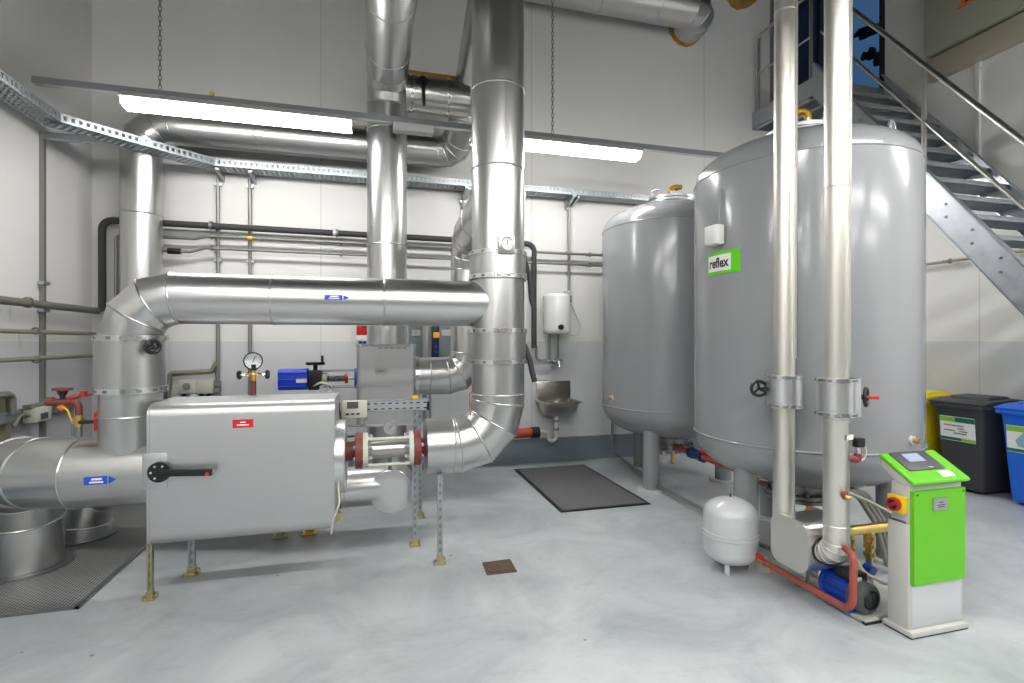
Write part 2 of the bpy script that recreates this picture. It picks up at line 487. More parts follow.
# ---- doorway at stair head (blue glazed door) and dark opening on the back wall
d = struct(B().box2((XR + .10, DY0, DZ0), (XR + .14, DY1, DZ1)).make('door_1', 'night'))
fr = B()
fr.box2((XR - .02, DY0 - .03, DZ0), (XR + .16, DY0 + .03, DZ1)); fr.box2((XR - .02, DY1 - .03, DZ0), (XR + .16, DY1 + .03, DZ1)); fr.box2((XR - .02, DY0, DZ1 - .06), (XR + .16, DY1, DZ1))
fr.make('door_frame', 'black', d)
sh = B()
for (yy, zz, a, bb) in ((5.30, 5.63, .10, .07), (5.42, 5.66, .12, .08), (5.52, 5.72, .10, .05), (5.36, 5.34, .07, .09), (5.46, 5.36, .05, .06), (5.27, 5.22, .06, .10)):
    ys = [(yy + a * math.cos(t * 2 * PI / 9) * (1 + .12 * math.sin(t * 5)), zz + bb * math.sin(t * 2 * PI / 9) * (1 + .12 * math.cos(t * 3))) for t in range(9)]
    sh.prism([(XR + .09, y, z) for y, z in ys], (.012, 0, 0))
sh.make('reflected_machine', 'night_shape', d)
w1 = struct(B().box2((5.46, YB - .02, 4.75), (6.24, YB + .01, 6.6)).make('window_1', 'dark'))
f = B()
for (x0, x1, z0, z1) in ((5.40, 5.46, 4.7, 6.6), (6.22, 6.28, 4.7, 6.6), (5.46, 6.24, 6.54, 6.6)): f.box2((x0, YB - .05, z0), (x1, YB, z1))
f.make('window_frame', 'steel', w1)

# ---- floor grating over the pipe pit
gm = bpy.data.materials.new('perforated_grating'); gm.use_nodes = True
nt = gm.node_tree; pb = nt.nodes['Principled BSDF']; N, L = nt.nodes.new, nt.links.new
g = N('ShaderNodeNewGeometry'); mp = N('ShaderNodeMapping'); mp.inputs['Scale'].default_value = (52, 52, 1)
L(g.outputs['Position'], mp.inputs['Vector'])
vo = N('ShaderNodeTexVoronoi'); vo.voronoi_dimensions = '2D'; vo.inputs['Scale'].default_value = 1; vo.inputs['Randomness'].default_value = 0.0
L(mp.outputs[0], vo.inputs['Vector'])
cr = N('ShaderNodeValToRGB'); cr.color_ramp.elements[0].position = .33; cr.color_ramp.elements[0].color = (0.05, 0.052, 0.054, 1)
cr.color_ramp.elements[1].position = .40; cr.color_ramp.elements[1].color = (0.42, 0.43, 0.42, 1)
L(vo.outputs['Distance'], cr.inputs[0]); L(cr.outputs[0], pb.inputs['Base Color'])
pb.inputs['Metallic'].default_value = .55; pb.inputs['Roughness'].default_value = .5
t = thing('floor_grating', 'perforated grey steel grating set in the floor around the thick pipe elbow', 'grating', (XL, 3.41, 0))
B().box2((XL + .008, 3.41, 0), (-1.61, 5.9, .010)).make('perforated_sheet', gm, t)
e = B(); e.box2((-1.625, 3.40, 0), (-1.60, 5.9, .014)); e.box2((XL + .008, 3.40, 0), (-1.60, 3.415, .014)); e.make('edge_angle', 'steel', t)

# ================================================================== MAIN PIPE LINE (axis Y0, Z0)
Y0, Z0 = 3.55, .77
# thick pipe from the pit to the box
RE = .20
ZE = .73
def bez(a, b, c, d, n):
    a, b, c, d = map(Vector, (a, b, c, d))
    return [a * (1 - t) ** 3 + b * 3 * t * (1 - t) ** 2 + c * 3 * t * t * (1 - t) + d * t ** 3 for t in [i / n for i in range(n + 1)]]
t = thing('supply_pipe', 'thick clad pipe with segmented elbow rising from the floor grating into the box casing', 'pipe', (-2.23, 4.10, 0))
pth = [Vector((-1.24, Y0, ZE))] + bez((-1.66, Y0, ZE), (-2.10, Y0, ZE), (-2.23, 4.10, .78), (-2.23, 4.10, .33), 5) + [Vector((-2.23, 4.10, .01))]
clad(t, pth, RE, bead=.007)
B().lathe([(RE + .004, .0), (RE + .05, .0), (RE + .05, .016), (RE + .004, .016)], (-2.23, 4.10, .01)).make('floor_collar', 'steel', t)
# arrow label on it
def arrow_label(c, nrm, along, w, h, R, name_parent, ax):
    """blue sticker with white lines and an arrow head, wrapped on a cylinder of axis direction ax"""
    c, nrm, along = Vector(c), Vector(nrm).normalized(), Vector(along).normalized()
    side = nrm.cross(along)
    def wrap(p2, off):
        s, q = p2
        ang = q / R
        return c + along * s + (nrm * math.cos(ang) + side * math.sin(ang)) * (R + off) - nrm * R
    def patch(b, x0, x1, y0, y1, off, nn=6):
        for k in range(nn):
            a, e = y0 + (y1 - y0) * k / nn, y0 + (y1 - y0) * (k + 1) / nn
            b._faces([wrap((x0, a), off), wrap((x1, a), off), wrap((x1, e), off), wrap((x0, e), off)], [(0, 1, 2, 3)])
    b = B()
    patch(b, -w / 2, w * .22, -h / 2, h / 2, .002)
    b._faces([wrap((w * .26, -h / 2), .002), wrap((w * .38, -h / 4), .002), wrap((w * .5, 0), .002), wrap((w * .26, 0), .002), wrap((w * .38, h / 4), .002), wrap((w * .26, h / 2), .002)], [(0, 1, 3), (1, 2, 3), (2, 4, 3), (4, 5, 3)])
    b.m(1)
    patch(b, -w * .27, w * .06, h * .06, h * .30, .0028, 1); patch(b, -w * .33, w * .10, -h * .30, -h * .10, .0028, 1)
    return b.make('arrow_label', ['label_blue', 'label_white'], name_parent)
p = at(101, 471.5, Y=Y0 - RE + .01)
lab(arrow_label((p.x, Y0 - RE * math.cos(.12), ZE - .004), (0, -1, 0), (1, 0, 0), .155, .045, RE, t, (1, 0, 0)), 'blue arrow sticker with white lettering')

# bypass: riser C up from the thick pipe, across and into the vertical main
CX, RC, ZD = -1.408, .17, 1.765
t = thing('bypass_pipe', 'clad pipe rising beside the box casing and elbowing level across the room', 'pipe', (CX, Y0, Z0))
pth = route([(CX, Y0, Z0 + .05), (CX, Y0, ZD), (.80, Y0, ZD)], [0, .24, 0], 3)
clad(t, pth, .157, beads=[((x, Y0, ZD), (1, 0, 0)) for x in (-.62, .06)], bead=.006, seam=((CX + .35, Y0, ZD), (.66, Y0, ZD), (0, .3, -1)))
sl = B().cyl((CX, Y0, 1.20), (CX, Y0, 1.53), .178, n=64)
sl.make('removable_sleeve', 'clad', t)
strap(t, (CX, Y0, 1.215), (0, 0, 1), .178, .034); strap(t, (CX, Y0, 1.52), (0, 0, 1), .178, .034)
B().cyl((CX, Y0, .76), (CX, Y0, 1.06), .160, n=64).ring((CX, Y0, 1.06), (0, 0, 1), .160, .007).make('tee_collar', 'clad', t)
h = B().cyl((CX + .12, Y0 - .12, 1.47), (CX + .17, Y0 - .17, 1.47), .018, n=12); h.make('valve_stem', 'black', t)
wheel(t, (CX + .175, Y0 - .175, 1.47), (1, -1, 0), .035, tr=.012)
lab(arrow_label((at(337, 299.5, Y=Y0 - .157).x, Y0 - .157, ZD + .012), (0, -1, 0), (1, 0, 0), .15, .03, .157, t, (1, 0, 0)), 'small blue arrow sticker')

# box casing on the main line
bx0, bx1, by0, by1, bz0, bz1 = -1.245, -.24, 3.33, 3.85, .333, 1.14
t = thing('valve_casing', 'large grey sheet metal box casing on legs with black lever', 'casing', ((bx0 + bx1) / 2, Y0, bz0))
pr = [( -y, z) for (y, z) in rounded_poly(by1 - by0, bz1 - bz0, .07, 6)]
b = B(); b.prism([(bx0 + .012, (by0 + by1) / 2 + y, (bz0 + bz1) / 2 + z) for (y, z) in pr], (bx1 - bx0 - .024, 0, 0)); b.make('casing_shell', 'casing', t, ang=40)
for (x, nm) in ((bx0, 'end_plate'), (bx1 - .014, 'end_plate')):
    pr2 = rounded_poly(by1 - by0 + .008, bz1 - bz0 + .008, .072, 6)
    B().prism([(x, (by0 + by1) / 2 + y, (bz0 + bz1) / 2 + z) for (y, z) in pr2], (.014, 0, 0)).make(nm, 'casing', t, ang=40)
b = B().cyl((bx1, Y0, Z0 - .02), (bx1 + .055, Y0, Z0 - .02), .235, n=64); b.ring((bx1 + .055, Y0, Z0 - .02), (1, 0, 0), .235, .005); b.make('end_drum', 'bright', t)
p = at(161, 471, Y=by0)
b = B().box((p.x + .035 - .065, by0 - .002, p.z), (.125, .008, .205)); b.make('cover_patch', 'casing', t, bevel=.002)
b = B().cyl((p.x, by0 - .006, p.z), (p.x, by0 - .032, p.z), .058, n=32); b.m(1)
for i in range(6):
    if i in (0, 5): continue
    a = i * PI / 3; b.cyl((p.x + .038 * math.cos(a), by0 - .032, p.z + .038 * math.sin(a)), (p.x + .038 * math.cos(a), by0 - .037, p.z + .038 * math.sin(a)), .007, n=8)
disc = b.make('lever_disc', ['black', 'chrome'], t)
q = at(213, 471.5, Y=by0 - .05)
b = B().bar((p.x, by0 - .045, p.z), (q.x, by0 - .062, q.z), .02, .042, (0, 0, 1)); b.make('lever', 'black', t, bevel=.006)
B().cyl((q.x - .025, by0 - .074, q.z - .008), (q.x - .025, by0 - .070, q.z - .008), .010, n=12).make('lever_mark', 'red', t)
p = at(243, 423.5, Y=by0)
b = B().box((p.x, by0 - .001, p.z), (.11, .004, .048)); b.m(1)
b.box((p.x, by0 - .0035, p.z + .008), (.03, .002, .007)); b.box((p.x, by0 - .0035, p.z - .008), (.065, .002, .007))
lab(b.make('name_plate', ['label_red', 'label_white'], t), 'red sticker with small white lettering')
for (x, y) in ((bx0 + .10, by1 - .07), (bx1 - .06, by1 - .05)):
    B().box((x, y, bz1 + .006), (.04, .03, .014)).make('toggle_clip', 'zinc', t)
b = B(); b.tube(route([(bx1 + .02, by0 + .03, .62), (bx1 + .03, by0 - .01, .5), (bx1 - .01, by0 - .005, .40), (bx1 - .02, by0 + .02, .31)], .05, 4), .006, 8); b.make('drain_hose', 'cable', t)

support((-1.263, 3.425, .0), .36, 'yellow zinc strut leg under the near corner of the box casing, beside the grating', None, w=.028, m='yellow_zinc')
support((-1.137, 3.717, .0), .36, 'grey slotted strut leg under the box casing, behind its yellow leg', None, w=.036)
support((-.70, 4.26, .0), .20, 'short strut foot behind the box casing, paler of the two', None, w=.05, m='yellow_zinc')
support((-.49, 4.28, .0), .20, 'short strut foot behind the box casing with orange plate', None, w=.05, m='zinc', plate='brass')

# pressure gauge with two cocks behind the casing
p = at(253.5, 361, Y=3.80)
t = thing('pressure_gauge', 'round black rimmed pressure gauge on brass two-cock fitting above the box casing', 'gauge', (p.x, 3.72, 1.13))
gx, gy = p.x, 3.80
B().cyl((gx, gy, 1.12), (gx, gy, 1.235), .017, n=16).make('riser_stem', 'red_iron', t)
b = B().cyl((gx, gy, 1.235), (gx, gy, 1.315), .017, n=16); b.cyl((gx - .055, gy, 1.275), (gx + .055, gy, 1.275), .009, n=12)
b.sphere((gx, gy, 1.275), .022, 10); b.cyl((gx - .045, gy, 1.275), (gx - .025, gy, 1.275), .013, n=6); b.cyl((gx + .025, gy, 1.275), (gx + .045, gy, 1.275), .013, n=6)
b.make('cock_body', 'brass', t)
B().cyl((gx, gy, 1.305), (gx, gy, 1.345), .021, n=16).make('siphon_nut', 'black', t)
B().cyl((gx, gy, 1.345), (gx, gy, 1.37), .012, n=12).make('neck', 'brass', t)
for s in (-1, 1):
    b = B(); b.lathe([(0, 0), (.026, .0), (.033, .012), (.026, .024), (0, .024)], (gx + s * .075, gy, 1.275), (s, 0, 0), 7); b.make('cock_knob', 'black', t, ang=20)
    B().cyl((gx + s * .05, gy, 1.275), (gx + s * .078, gy, 1.275), .006, n=8).make('cock_spindle', 'chrome', t)
gauge(t, (gx, gy - .01, p.z), (.26, -.96, .06), .060, 'black', .35)

# flanged spool
t = thing('flanged_spool', 'pale pipe spool bolted between two dark red flanges by the box casing', 'pipe', (.08, Y0, Z0))
zS = .775
def flange(x0, x1, r, m, nm):
    b = B().cyl((x0, Y0, zS), (x1, Y0, zS), r, n=40); return b.make(nm, m, t)
B().cyl((-.19, Y0, zS), (-.115, Y0, zS), .062, n=32).make('red_stub', 'red_iron', t)
flange(-.122, -.078, .118, 'red_iron', 'red_flange'); flange(-.074, -.042, .116, 'cream', 'pale_flange')
B().cyl((-.045, Y0, zS), (.225, Y0, zS), .058, n=32).make('spool_tube', 'stainless', t)
flange(.222, .252, .116, 'cream', 'pale_flange'); flange(.256, .300, .118, 'red_iron', 'red_flange')
B().cyl((.295, Y0, zS), (.345, Y0, zS), .062, n=32).make('red_stub', 'red_iron', t)
for (x0, x1) in ((-.135, -.015), (.195, .315)):
    b = B()
    for i in range(8):
        a = (i + .5) * PI / 4; yy, zz = Y0 + .094 * math.cos(a), zS + .094 * math.sin(a)
        b.cyl((x0, yy, zz), (x1, yy, zz), .009, n=8)
        for xx in (x0 + .004, x1 - .024): b.cyl((xx, yy, zz), (xx + .018, yy, zz), .015, n=6)
    b.make('flange_bolts', 'zinc', t)
B().box((-.14, Y0 - .02, zS + .10), (.07, .012, .012)).make('lever_stub', 'black', t)
for (a, z) in ((Y0 - .075, zS + .085), (Y0 - .075, zS - .085)):
    B().cyl((-.042, a, z), (.222, a, z), .010, n=10).make('tie_rod', 'cream', t)

# vertical main with elbow
VX, RV = .848, .187
t = thing('vertical_main', 'tallest thick clad pipe rising from a floor-level elbow past the hanging lights', 'pipe', (VX, Y0, .5))
pth = route([(.335, Y0, Z0 + .01), (VX, Y0, Z0 + .01), (VX, Y0, 6.88)], [0, .29, 0], 3)
clad(t, pth, RV, m='clad', beads=[((.64 - .12, Y0, Z0 + .01), (1, 0, 0)), ((VX, Y0, 1.13), (0, 0, 1)), ((VX, Y0, 2.72 + .55), (0, 0, 1)), ((VX, Y0, 2.71), (0, 0, 1)), ((VX, Y0, 1.95), (0, 0, 1)), ((VX, Y0, 4.0), (0, 0, 1))],
     seam=((VX, Y0, 2.72), (VX, Y0, 3.27), (.1, -1, 0)), bead=.006)
B().cyl((VX, Y0, 1.94), (VX, Y0, 2.125), .20, n=64).make('removable_sleeve', 'clad', t); strap(t, (VX, Y0, 2.115), (0, 0, 1), .20, .03); strap(t, (VX, Y0, 1.95), (0, 0, 1), .20, .03)
B().cyl((VX, Y0, 1.345), (VX, Y0, 1.585), .20, n=64).make('removable_sleeve', 'clad', t); strap(t, (VX, Y0, 1.575), (0, 0, 1), .20, .03); strap(t, (VX, Y0, 1.36), (0, 0, 1), .20, .03)
p = at(507, 244, Y=Y0 - .23)
b = B().box((p.x, Y0 - .20, p.z), (.11, .05, .12)); b.make('gauge_bracket', 'clad', t, bevel=.003)
t2 = thing('dial_thermometer', 'round steel rimmed dial on the vertical main', 'gauge', (p.x, Y0 - .23, p.z))
gauge(t2, (p.x, Y0 - .235, p.z), (-.05, -1, 0), .046, 'chrome', .15)
b = B(); b.tube([(VX - .19, Y0 - .08, .98), (VX - .215, Y0 - .08, 1.0), (VX - .22, Y0 - .08, 1.14), (VX - .19, Y0 - .08, 1.17)], .0035, 8); b.make('copper_loop', 'red_pipe', t)
b = B(); b.tube(route([(VX + .185, Y0 - .02, 2.1), (VX + .225, Y0 - .03, 1.98), (VX + .24, Y0 - .03, 1.8), (VX + .265, Y0 - .03, 1.72)], .1, 4), .018, 12); b.make('flexible_lead', 'rubber', t)
b = B(); b.tube(route([(VX + .19, Y0 - .02, 1.48), (VX + .23, Y0 - .03, 1.36), (VX + .245, Y0 - .03, 1.28), (VX + .265, Y0 - .03, 1.21)], .1, 4), .020, 12); b.make('flexible_lead', 'rubber', t)
b = B().box((VX + .205, Y0 - .03, 2.13), (.06, .05, .05)); b.make('sensor_head', 'white', t, bevel=.006)

support((.426, 3.475, .0), .60, 'green-grey strut leg under the elbow of the vertical main', None, w=.034)
support((.285, 3.83, .0), 1.075, 'tall slotted strut with yellow cap between flange and cone-capped pipe', None, w=.036, cap='sw_yellow')
p = at(430, 495, Z=0) if False else at(430.5, 494, Y=4.35)
support((.37, 4.42, .0), 1.05, 'strut behind the elbow of the vertical main', None, w=.034)

# small controller tray beside the strut
p = at(384, 407, Y=3.80)
t = thing('controller_tray', 'short perforated grey cable channel carried by the yellow-capped strut', 'cable tray', (p.x, 3.80, p.z))
xa, xb = at(345, 407, Y=3.8).x, at(428, 407, Y=3.8).x; zz = 1.045
b = B().box2((xa, 3.80, zz - .05), (xb, 3.806, zz + .03)); b.box2((xa, 3.80, zz + .024), (xb, 3.88, zz + .03)); b.box2((xa, 3.80, zz - .05), (xb, 3.88, zz - .044))
b.m(1)
for i in range(9):
    x = xa + .16 + i * .05
    for k in (-.03, .008): b.box((x, 3.799, zz + k), (.024, .004, .008))
b.make('channel', ['zinc', 'black'], t)
B().box((xb, 3.83, zz - .02), (.02, .06, .06)).make('end_cap', 'black', t)
x = at(345, 407, Y=3.8).x
t = thing('flow_controller', 'pale grey controller with small dark display on the short channel', 'controller', (x + .06, 3.77, zz))
B().box((x + .065, 3.765, zz - .02), (.175, .07, .12)).make('housing', 'cream', t, bevel=.01)
B().box((x + .055, 3.728, zz + .012), (.075, .006, .045)).make('display', 'panel', t)
b = B(); [b.box((x + .02 + i * .035, 3.728, zz - .05), (.022, .006, .012)) for i in range(3)]; b.make('button_row', 'ink', t)
b = B().tube(route([(x - .03, 3.77, zz - .03), (x - .02, 3.76, zz - .13), (x + .12, 3.75, zz - .14), (x + .15, 3.76, zz - .08)], .04, 4), .007, 8); b.make('lead', 'hose', t)
b = B().cyl((x - .05, 3.78, zz + .03), (x - .05, 3.78, zz - .06), .018, n=12); b.cyl((x - .09, 3.78, zz - .02), (x - .04, 3.78, zz - .02), .012, n=10); b.make('gland', 'red_iron', t)

# level dial behind the spool
p = at(390, 427.5, Y=4.0)
t = thing('dial_gauge', 'white dial gauge on a small block above the cone-capped pipe', 'gauge', (p.x, 4.03, .72))
B().cyl((p.x, 4.03, .52), (p.x, 4.03, .74), .014, n=12).make('riser_stem', 'steel', t)
B().box((p.x, 4.02, p.z - .105), (.075, .05, .045)).make('transmitter_block', 'white', t, bevel=.006)
B().box((p.x, 4.02, p.z - .125), (.11, .055, .022)).make('block_base', 'black', t, bevel=.004)
gauge(t, (p.x, 4.0, p.z), (-.1, -1, 0), .052, 'cream', .9)

# ---- return pipe with cone-capped strainer, low behind the box
YR, ZR = 4.15, .375
t = thing('strainer_pipe', 'short bright clad pipe ending in a cone-capped round strainer cover', 'pipe', (.0, YR, ZR))
xs = .125
clad(t, [(-.245, YR, ZR), (xs, YR, ZR)], .152, m='bright', beads=[((-.22, YR, ZR), (1, 0, 0))])
ca = Vector((-.08, -1, -.05)).normalized(); cb = Vector((xs, YR - .13, ZR - .02))
b = B().cyl(cb - ca * .26, cb, .160, n=64); b.make('strainer_cover', 'bright', t)
b = B().lathe([(.150, -.004), (.164, -.004), (.166, .006), (.164, .010), (0, .040)], cb, ca, 64); b.make('cone_cap', 'bright', t, ang=12)
b = B().cyl((-.245, YR, ZR), (-.27, YR, ZR), .155, n=48); b.make('end_ring', 'red_iron', t)
B().cyl((-.36, YR, ZR + .02), (-.26, YR, ZR + .02), .05, n=24).make('red_stub', 'red_iron', t)
B().box((-.255, YR - .15, ZR - .17), (.03, .03, .06)).make('drain_cock', 'brass', t)

t = thing('return_pipe', 'low clad pipe rising from the grating behind the thick elbow and running behind the box', 'pipe', (-2.02, 4.68, 0))
pth = [Vector((-2.17, 4.64, .01))] + bez((-2.17, 4.64, .13), (-2.17, 4.64, .42), (-1.95, 4.60, .46), (-1.60, 4.52, .46), 3) + [Vector((-.36, YR, .44))]
clad(t, pth, .185, m='bright', bead=.007)
for xx in (-1.52, -1.46): B().lathe([(.186, -.012), (.215, -.012), (.215, .012), (.186, .012)], Vector((-1.60, 4.52, .46)).lerp(Vector((-.36, YR, .44)), (xx + 1.60) / 1.24), (1.24, -.37, -.02), 48).make('flange_ring', 'clad', t)
B().lathe([(.188, 0), (.225, 0), (.225, .014), (.188, .014)], (-2.17, 4.64, .01)).make('floor_collar', 'steel', t)
# channel frame lying behind the grating
t = thing('pit_frame', 'dark steel channel lying on the grating behind the box casing', 'channel', (-1.2, 4.95, 0))
b = B(); b.box2((-1.72, 4.72, .01), (-.75, 4.74, .12)); b.box2((-1.72, 4.74, .10), (-.75, 4.80, .12)); b.box2((-1.72, 4.74, .01), (-.75, 4.80, .025)); b.make('channel_iron', 'steel', t)
b = B(); [b.box((-1.62 + i * .2, 4.718, .06), (.03, .006, .03)) for i in range(5)]; b.make('slot', 'black', t)

# ---- riser with rectangular valve cover (H), side branch (J), riser into the main
HY = 5.1; HX = .115; RH = .188
t = thing('middle_riser', 'clad riser with boxed valve cover, bending towards the viewer above the hanging lights', 'pipe', (HX, HY, .2))
pth = route([(HX, HY, .22), (HX, HY, 4.02), (HX, 3.0, 4.08), (HX, 3.0, 6.88)], [0, .24, .24, 0], 2)
clad(t, pth, RH, beads=[((HX, HY, 2.42), (0, 0, 1)), ((HX, HY, 3.52), (0, 0, 1)), ((HX, 4.55, 4.035), (0, -1, 0)), ((HX, 3.9, 4.055), (0, -1, 0))],
     seam=((HX, HY, 1.6), (HX, HY, 3.5), (0, -1, 0)))
hb0, hb1 = HX - .275, HX + .255
pr = []
for (x, y) in rounded_poly(.53, .50, .045, 5): pr.append((HX - .01 + x, HY - .02 + y))
b = B(); b.prism([(x, y, .735) for x, y in pr], (0, 0, .735)); b.make('valve_cover', 'casing', t, ang=40)
b = B()
for z in (.725, 1.455):
    pts = [(HX - .01 + x * 1.02, HY - .02 + y * 1.02) for x, y in rounded_poly(.53, .50, .05, 5)]
    b.prism([(x, y, z) for x, y in pts], (0, 0, .022))
b.make('cover_rim', 'bead', t, ang=40)
p = at(381, 371, Y=HY - .27)
b = B().box((p.x, HY - .272, p.z), (.11, .006, .055)); b.m(1); b.box((p.x, HY - .276, p.z), (.06, .003, .01)); b.make('name_plate', ['clad', 'steel'], t)
b = B(); [b.box((HX - .07 + i * .055, HY - .272, 1.44), (.04, .006, .012)) for i in range(5)]; b.make('vent_slot', 'steel', t)

t = thing('branch_pipe', 'clad branch from the boxed valve cover elbowing up and over into the vertical main', 'pipe', (.897, HY, 1.2))
ZJ = 1.5 - 34.5 / 512 * 5.05
pth = route([(HX + .24, HY, ZJ), (.915, HY, ZJ), (.915, HY, 2.52), (VX + .02, Y0, 2.56)], [0, .215, .30, 0], 3)
clad(t, pth, .183, m='clad', beads=[((.52, HY, ZJ), (1, 0, 0)), ((.915, HY, 1.78), (0, 0, 1)), ((.89, 4.3, 2.54), (0, -1, 0))])
b = B().lathe([(.19, -.02), (.196, -.02), (.196, .02), (.19, .02)], (HX + .275, HY, ZJ), (1, 0, 0)); b.make('saddle_ring', 'bead', t)

# actuator on the valve cover
p = at(300, 378, Y=HY)
zA = 1.5 - 36.5 / 512 * 4.85
t = thing('valve_actuator', 'bright blue electric actuator with black handwheel reaching to the boxed valve cover', 'actuator', (p.x, HY, zA))
xa, xb = at(280.5, 378, Y=HY).x, at(309, 378, Y=HY).x
ya = HY - .05
b = B()
pts = [(ya + y, zA + z) for y, z in rounded_poly(.2, .19, .045, 4)]
b.prism([(xa, y, z) for y, z in pts], (xb - xa, 0, 0))
for k in range(3): b.box(((xa + xb) / 2, ya - .10, zA - .06 + k * .06), (xb - xa - .01, .012, .014))
b.make('motor_cover', 'blue_act', t, ang=40, bevel=.004)
b = B().box((xb - .045, ya - .108, zA - .008), (.09, .006, .035)); b.make('rating_plate', 'label_white', t)
xg = at(323, 378, Y=HY).x
b = B().box(((xb + xg) / 2, ya, zA + .01), (xg - xb, .15, .14)); b.box(((xb + xg) / 2 - .01, ya, zA - .075), (xg - xb - .03, .10, .05)); b.make('gearbox', 'black', t, bevel=.008)
b = B().cyl(((xb + xg) / 2, ya, zA + .07), ((xb + xg) / 2, ya, zA + .14), .02, n=12); b.cyl(((xb + xg) / 2, ya, zA + .13), ((xb + xg) / 2, ya, zA + .155), .085, n=24)
b.cyl(((xb + xg) / 2 + .06, ya, zA + .155), ((xb + xg) / 2 + .06, ya, zA + .215), .012, n=10); b.make('handwheel', 'black', t)
B().cyl((xg, ya, zA), (xg + .04, ya, zA), .055, n=20).make('coupling', 'cream', t)
xh = hb0 - .005
b = B().cyl((xg + .04, ya, zA), (xh, ya, zA), .012, n=12)
for i in range(7): b.lathe([(.02, 0), (.034, .012), (.02, .024)], (xg + .045 + i * .022, ya, zA), (1, 0, 0), 20)
b.make('bellows_stem', 'steel', t)
B().cyl((xg + .20, ya, zA), (xg + .225, ya, zA), .048, n=20).make('red_ring', 'red', t)
b = B(); [b.cyl((xg, ya + dy, zA + dz), (xh, ya + dy, zA + dz), .007, n=8) for dy, dz in ((-.06, .075), (.06, .075), (-.06, -.075), (.06, -.075))]; b.make('yoke_rods', 'steel', t)
B().cyl((xh - .02, ya, zA), (xh, ya, zA), .095, n=24).make('yoke_flange', 'label_blue', t)
b = B().tube(route([(xb + .05, ya - .06, zA - .06), (xb + .12, ya - .10, zA - .03), (xb + .22, ya - .10, zA - .06), (xb + .22, ya - .08, zA - .2)], .05, 5), .009, 8)
b.tube(route([(xb + .05, ya - .06, zA - .05), (xb + .20, ya - .10, zA + .0), (xb + .15, ya - .10, zA - .2)], .05, 5), .008, 8); b.make('cables', 'cable', t)

# ---- overhead run: riser in the corner, level run along the back, elbow up to the ceiling
YU, RU = 5.715, .172
RX, ZU = -2.18, 3.61
t = thing('overhead_pipe', 'clad pipe rising in the room corner and running level behind the hanging lights', 'pipe', (RX, YU, .2))
pth = route([(RX, YU, .02), (RX, YU, ZU), (.86, YU, ZU), (.93, 5.3, 3.87), (1.0, 4.50, 4.74), (1.02, 4.0, 5.3), (1.02, 4.0, 6.88)], [0, .26, .22, .3, 0, .2, 0], 3)
clad(t, pth, RU, m='clad', beads=[((RX, YU, 2.72), (0, 0, 1)), ((-1.15, YU, ZU), (1, 0, 0)), ((0.05, YU, ZU), (1, 0, 0))])
t = thing('damper_section', 'short clad pipe section with black lever, high between two risers', 'valve', (.55, HY, 3.93))
zD = 3.93
B().cyl((HX + .17, HY, zD), (.90, HY, zD), .165, n=64).make('cladding', 'clad', t)
for x in (.345, .70): strap(t, (x, HY, zD), (1, 0, 0), .165, .03)
b = B().box2((.32, HY + .02, zD + .12), (.80, HY + .2, zD + .24)); b.make('insulation_slab', 'wool', t)
p = at(423, 82, Y=HY - .19)
b = B().cyl((p.x, HY - .14, p.z), (p.x, HY - .205, p.z), .05, n=24); b.make('lever_hub', 'black', t)
q = at(424, 106, Y=HY - .21)
B().bar((p.x, HY - .215, p.z), (q.x, HY - .215, q.z), .03, .02, (0, 1, 0)).make('lever', 'black', t, bevel=.004)

# high pipe along the back wall
p = at(692, 14, Y=5.72); zT = p.z
t = thing('high_pipe', 'clad pipe high under the ceiling with a segmented elbow into the back wall', 'pipe', (p.x, 5.72, zT))
xt = p.x + .10
pth = route([(.6, 5.66, zT), (xt, 5.66, zT), (xt, 6.04, zT)], [0, .2, 0], 3)
clad(t, pth, .215, m='clad2', beads=[((2.6, 5.66, zT), (1, 0, 0)), ((3.35, 5.66, zT), (1, 0, 0))])
b = B().lathe([(.20, 0), (.228, .0), (.232, .05), (.21, .06)], (xt, 6.04, zT), (0, -1, 0), 14); b.make('insulation_collar', 'wool', t)
p = at(741, -4, Y=6.0)
b = B()
ys = [(p.x + .2 * math.cos(k * PI / 5 + .2) * (1 + .1 * math.sin(3 * k)), p.z + .17 * math.sin(k * PI / 5 + .2) * (1 + .12 * math.cos(2 * k))) for k in range(10)]
b.prism([(x, 5.93, z) for x, z in ys], (0, .118, 0)); o = b.make('insulation_plug', 'wool'); tag(o, 'yellow insulation plug stuffed in the back wall near the landing', 'insulation')

# ================================================================== LIGHT TRUNKING
TY, TZ = 4.75, 3.51
def trunking(y, z, x0, x1, label, group=None):
    t = thing('light_trunking', label, 'light rail', ((x0 + x1) / 2, y, z), group)
    b = B(); b.box2((x0, y - .03, z - .03), (x1, y + .03, z + .018)); b.m(1); b.box2((x0 + .002, y - .018, z - .034), (x1 - .002, y + .018, z - .03)); b.make('rail_body', ['rail_zinc', 'lamp_house'], t)
    return t
def fixture(x0, y, z, label, group):
    t = thing('tube_light', label, 'ceiling light', (x0 + .87, y, z), group)
    L_ = 1.74
    b = B().prism([(x0, y - .05, z + .045), (x0, y + .05, z + .045), (x0, y + .105, z - .005), (x0, y + .105, z - .014), (x0, y - .105, z - .014), (x0, y - .105, z - .005)], (L_, 0, 0)); b.make('housing', 'lamp_house', t)
    pr = [(x0 + .01, y + .095, z - .014), (x0 + .01, y + .082, z - .05), (x0 + .01, y + .045, z - .075), (x0 + .01, y - .045, z - .075), (x0 + .01, y - .082, z - .05), (x0 + .01, y - .095, z - .014)]
    B().prism(pr, (L_ - .02, 0, 0)).make('diffuser', 'lamp', t, ang=60)
    for x in (x0, x0 + L_ - .012): B().box((x + .006, y, z - .045), (.014, .14, .05)).make('end_cap', 'lamp_house', t)
    return t
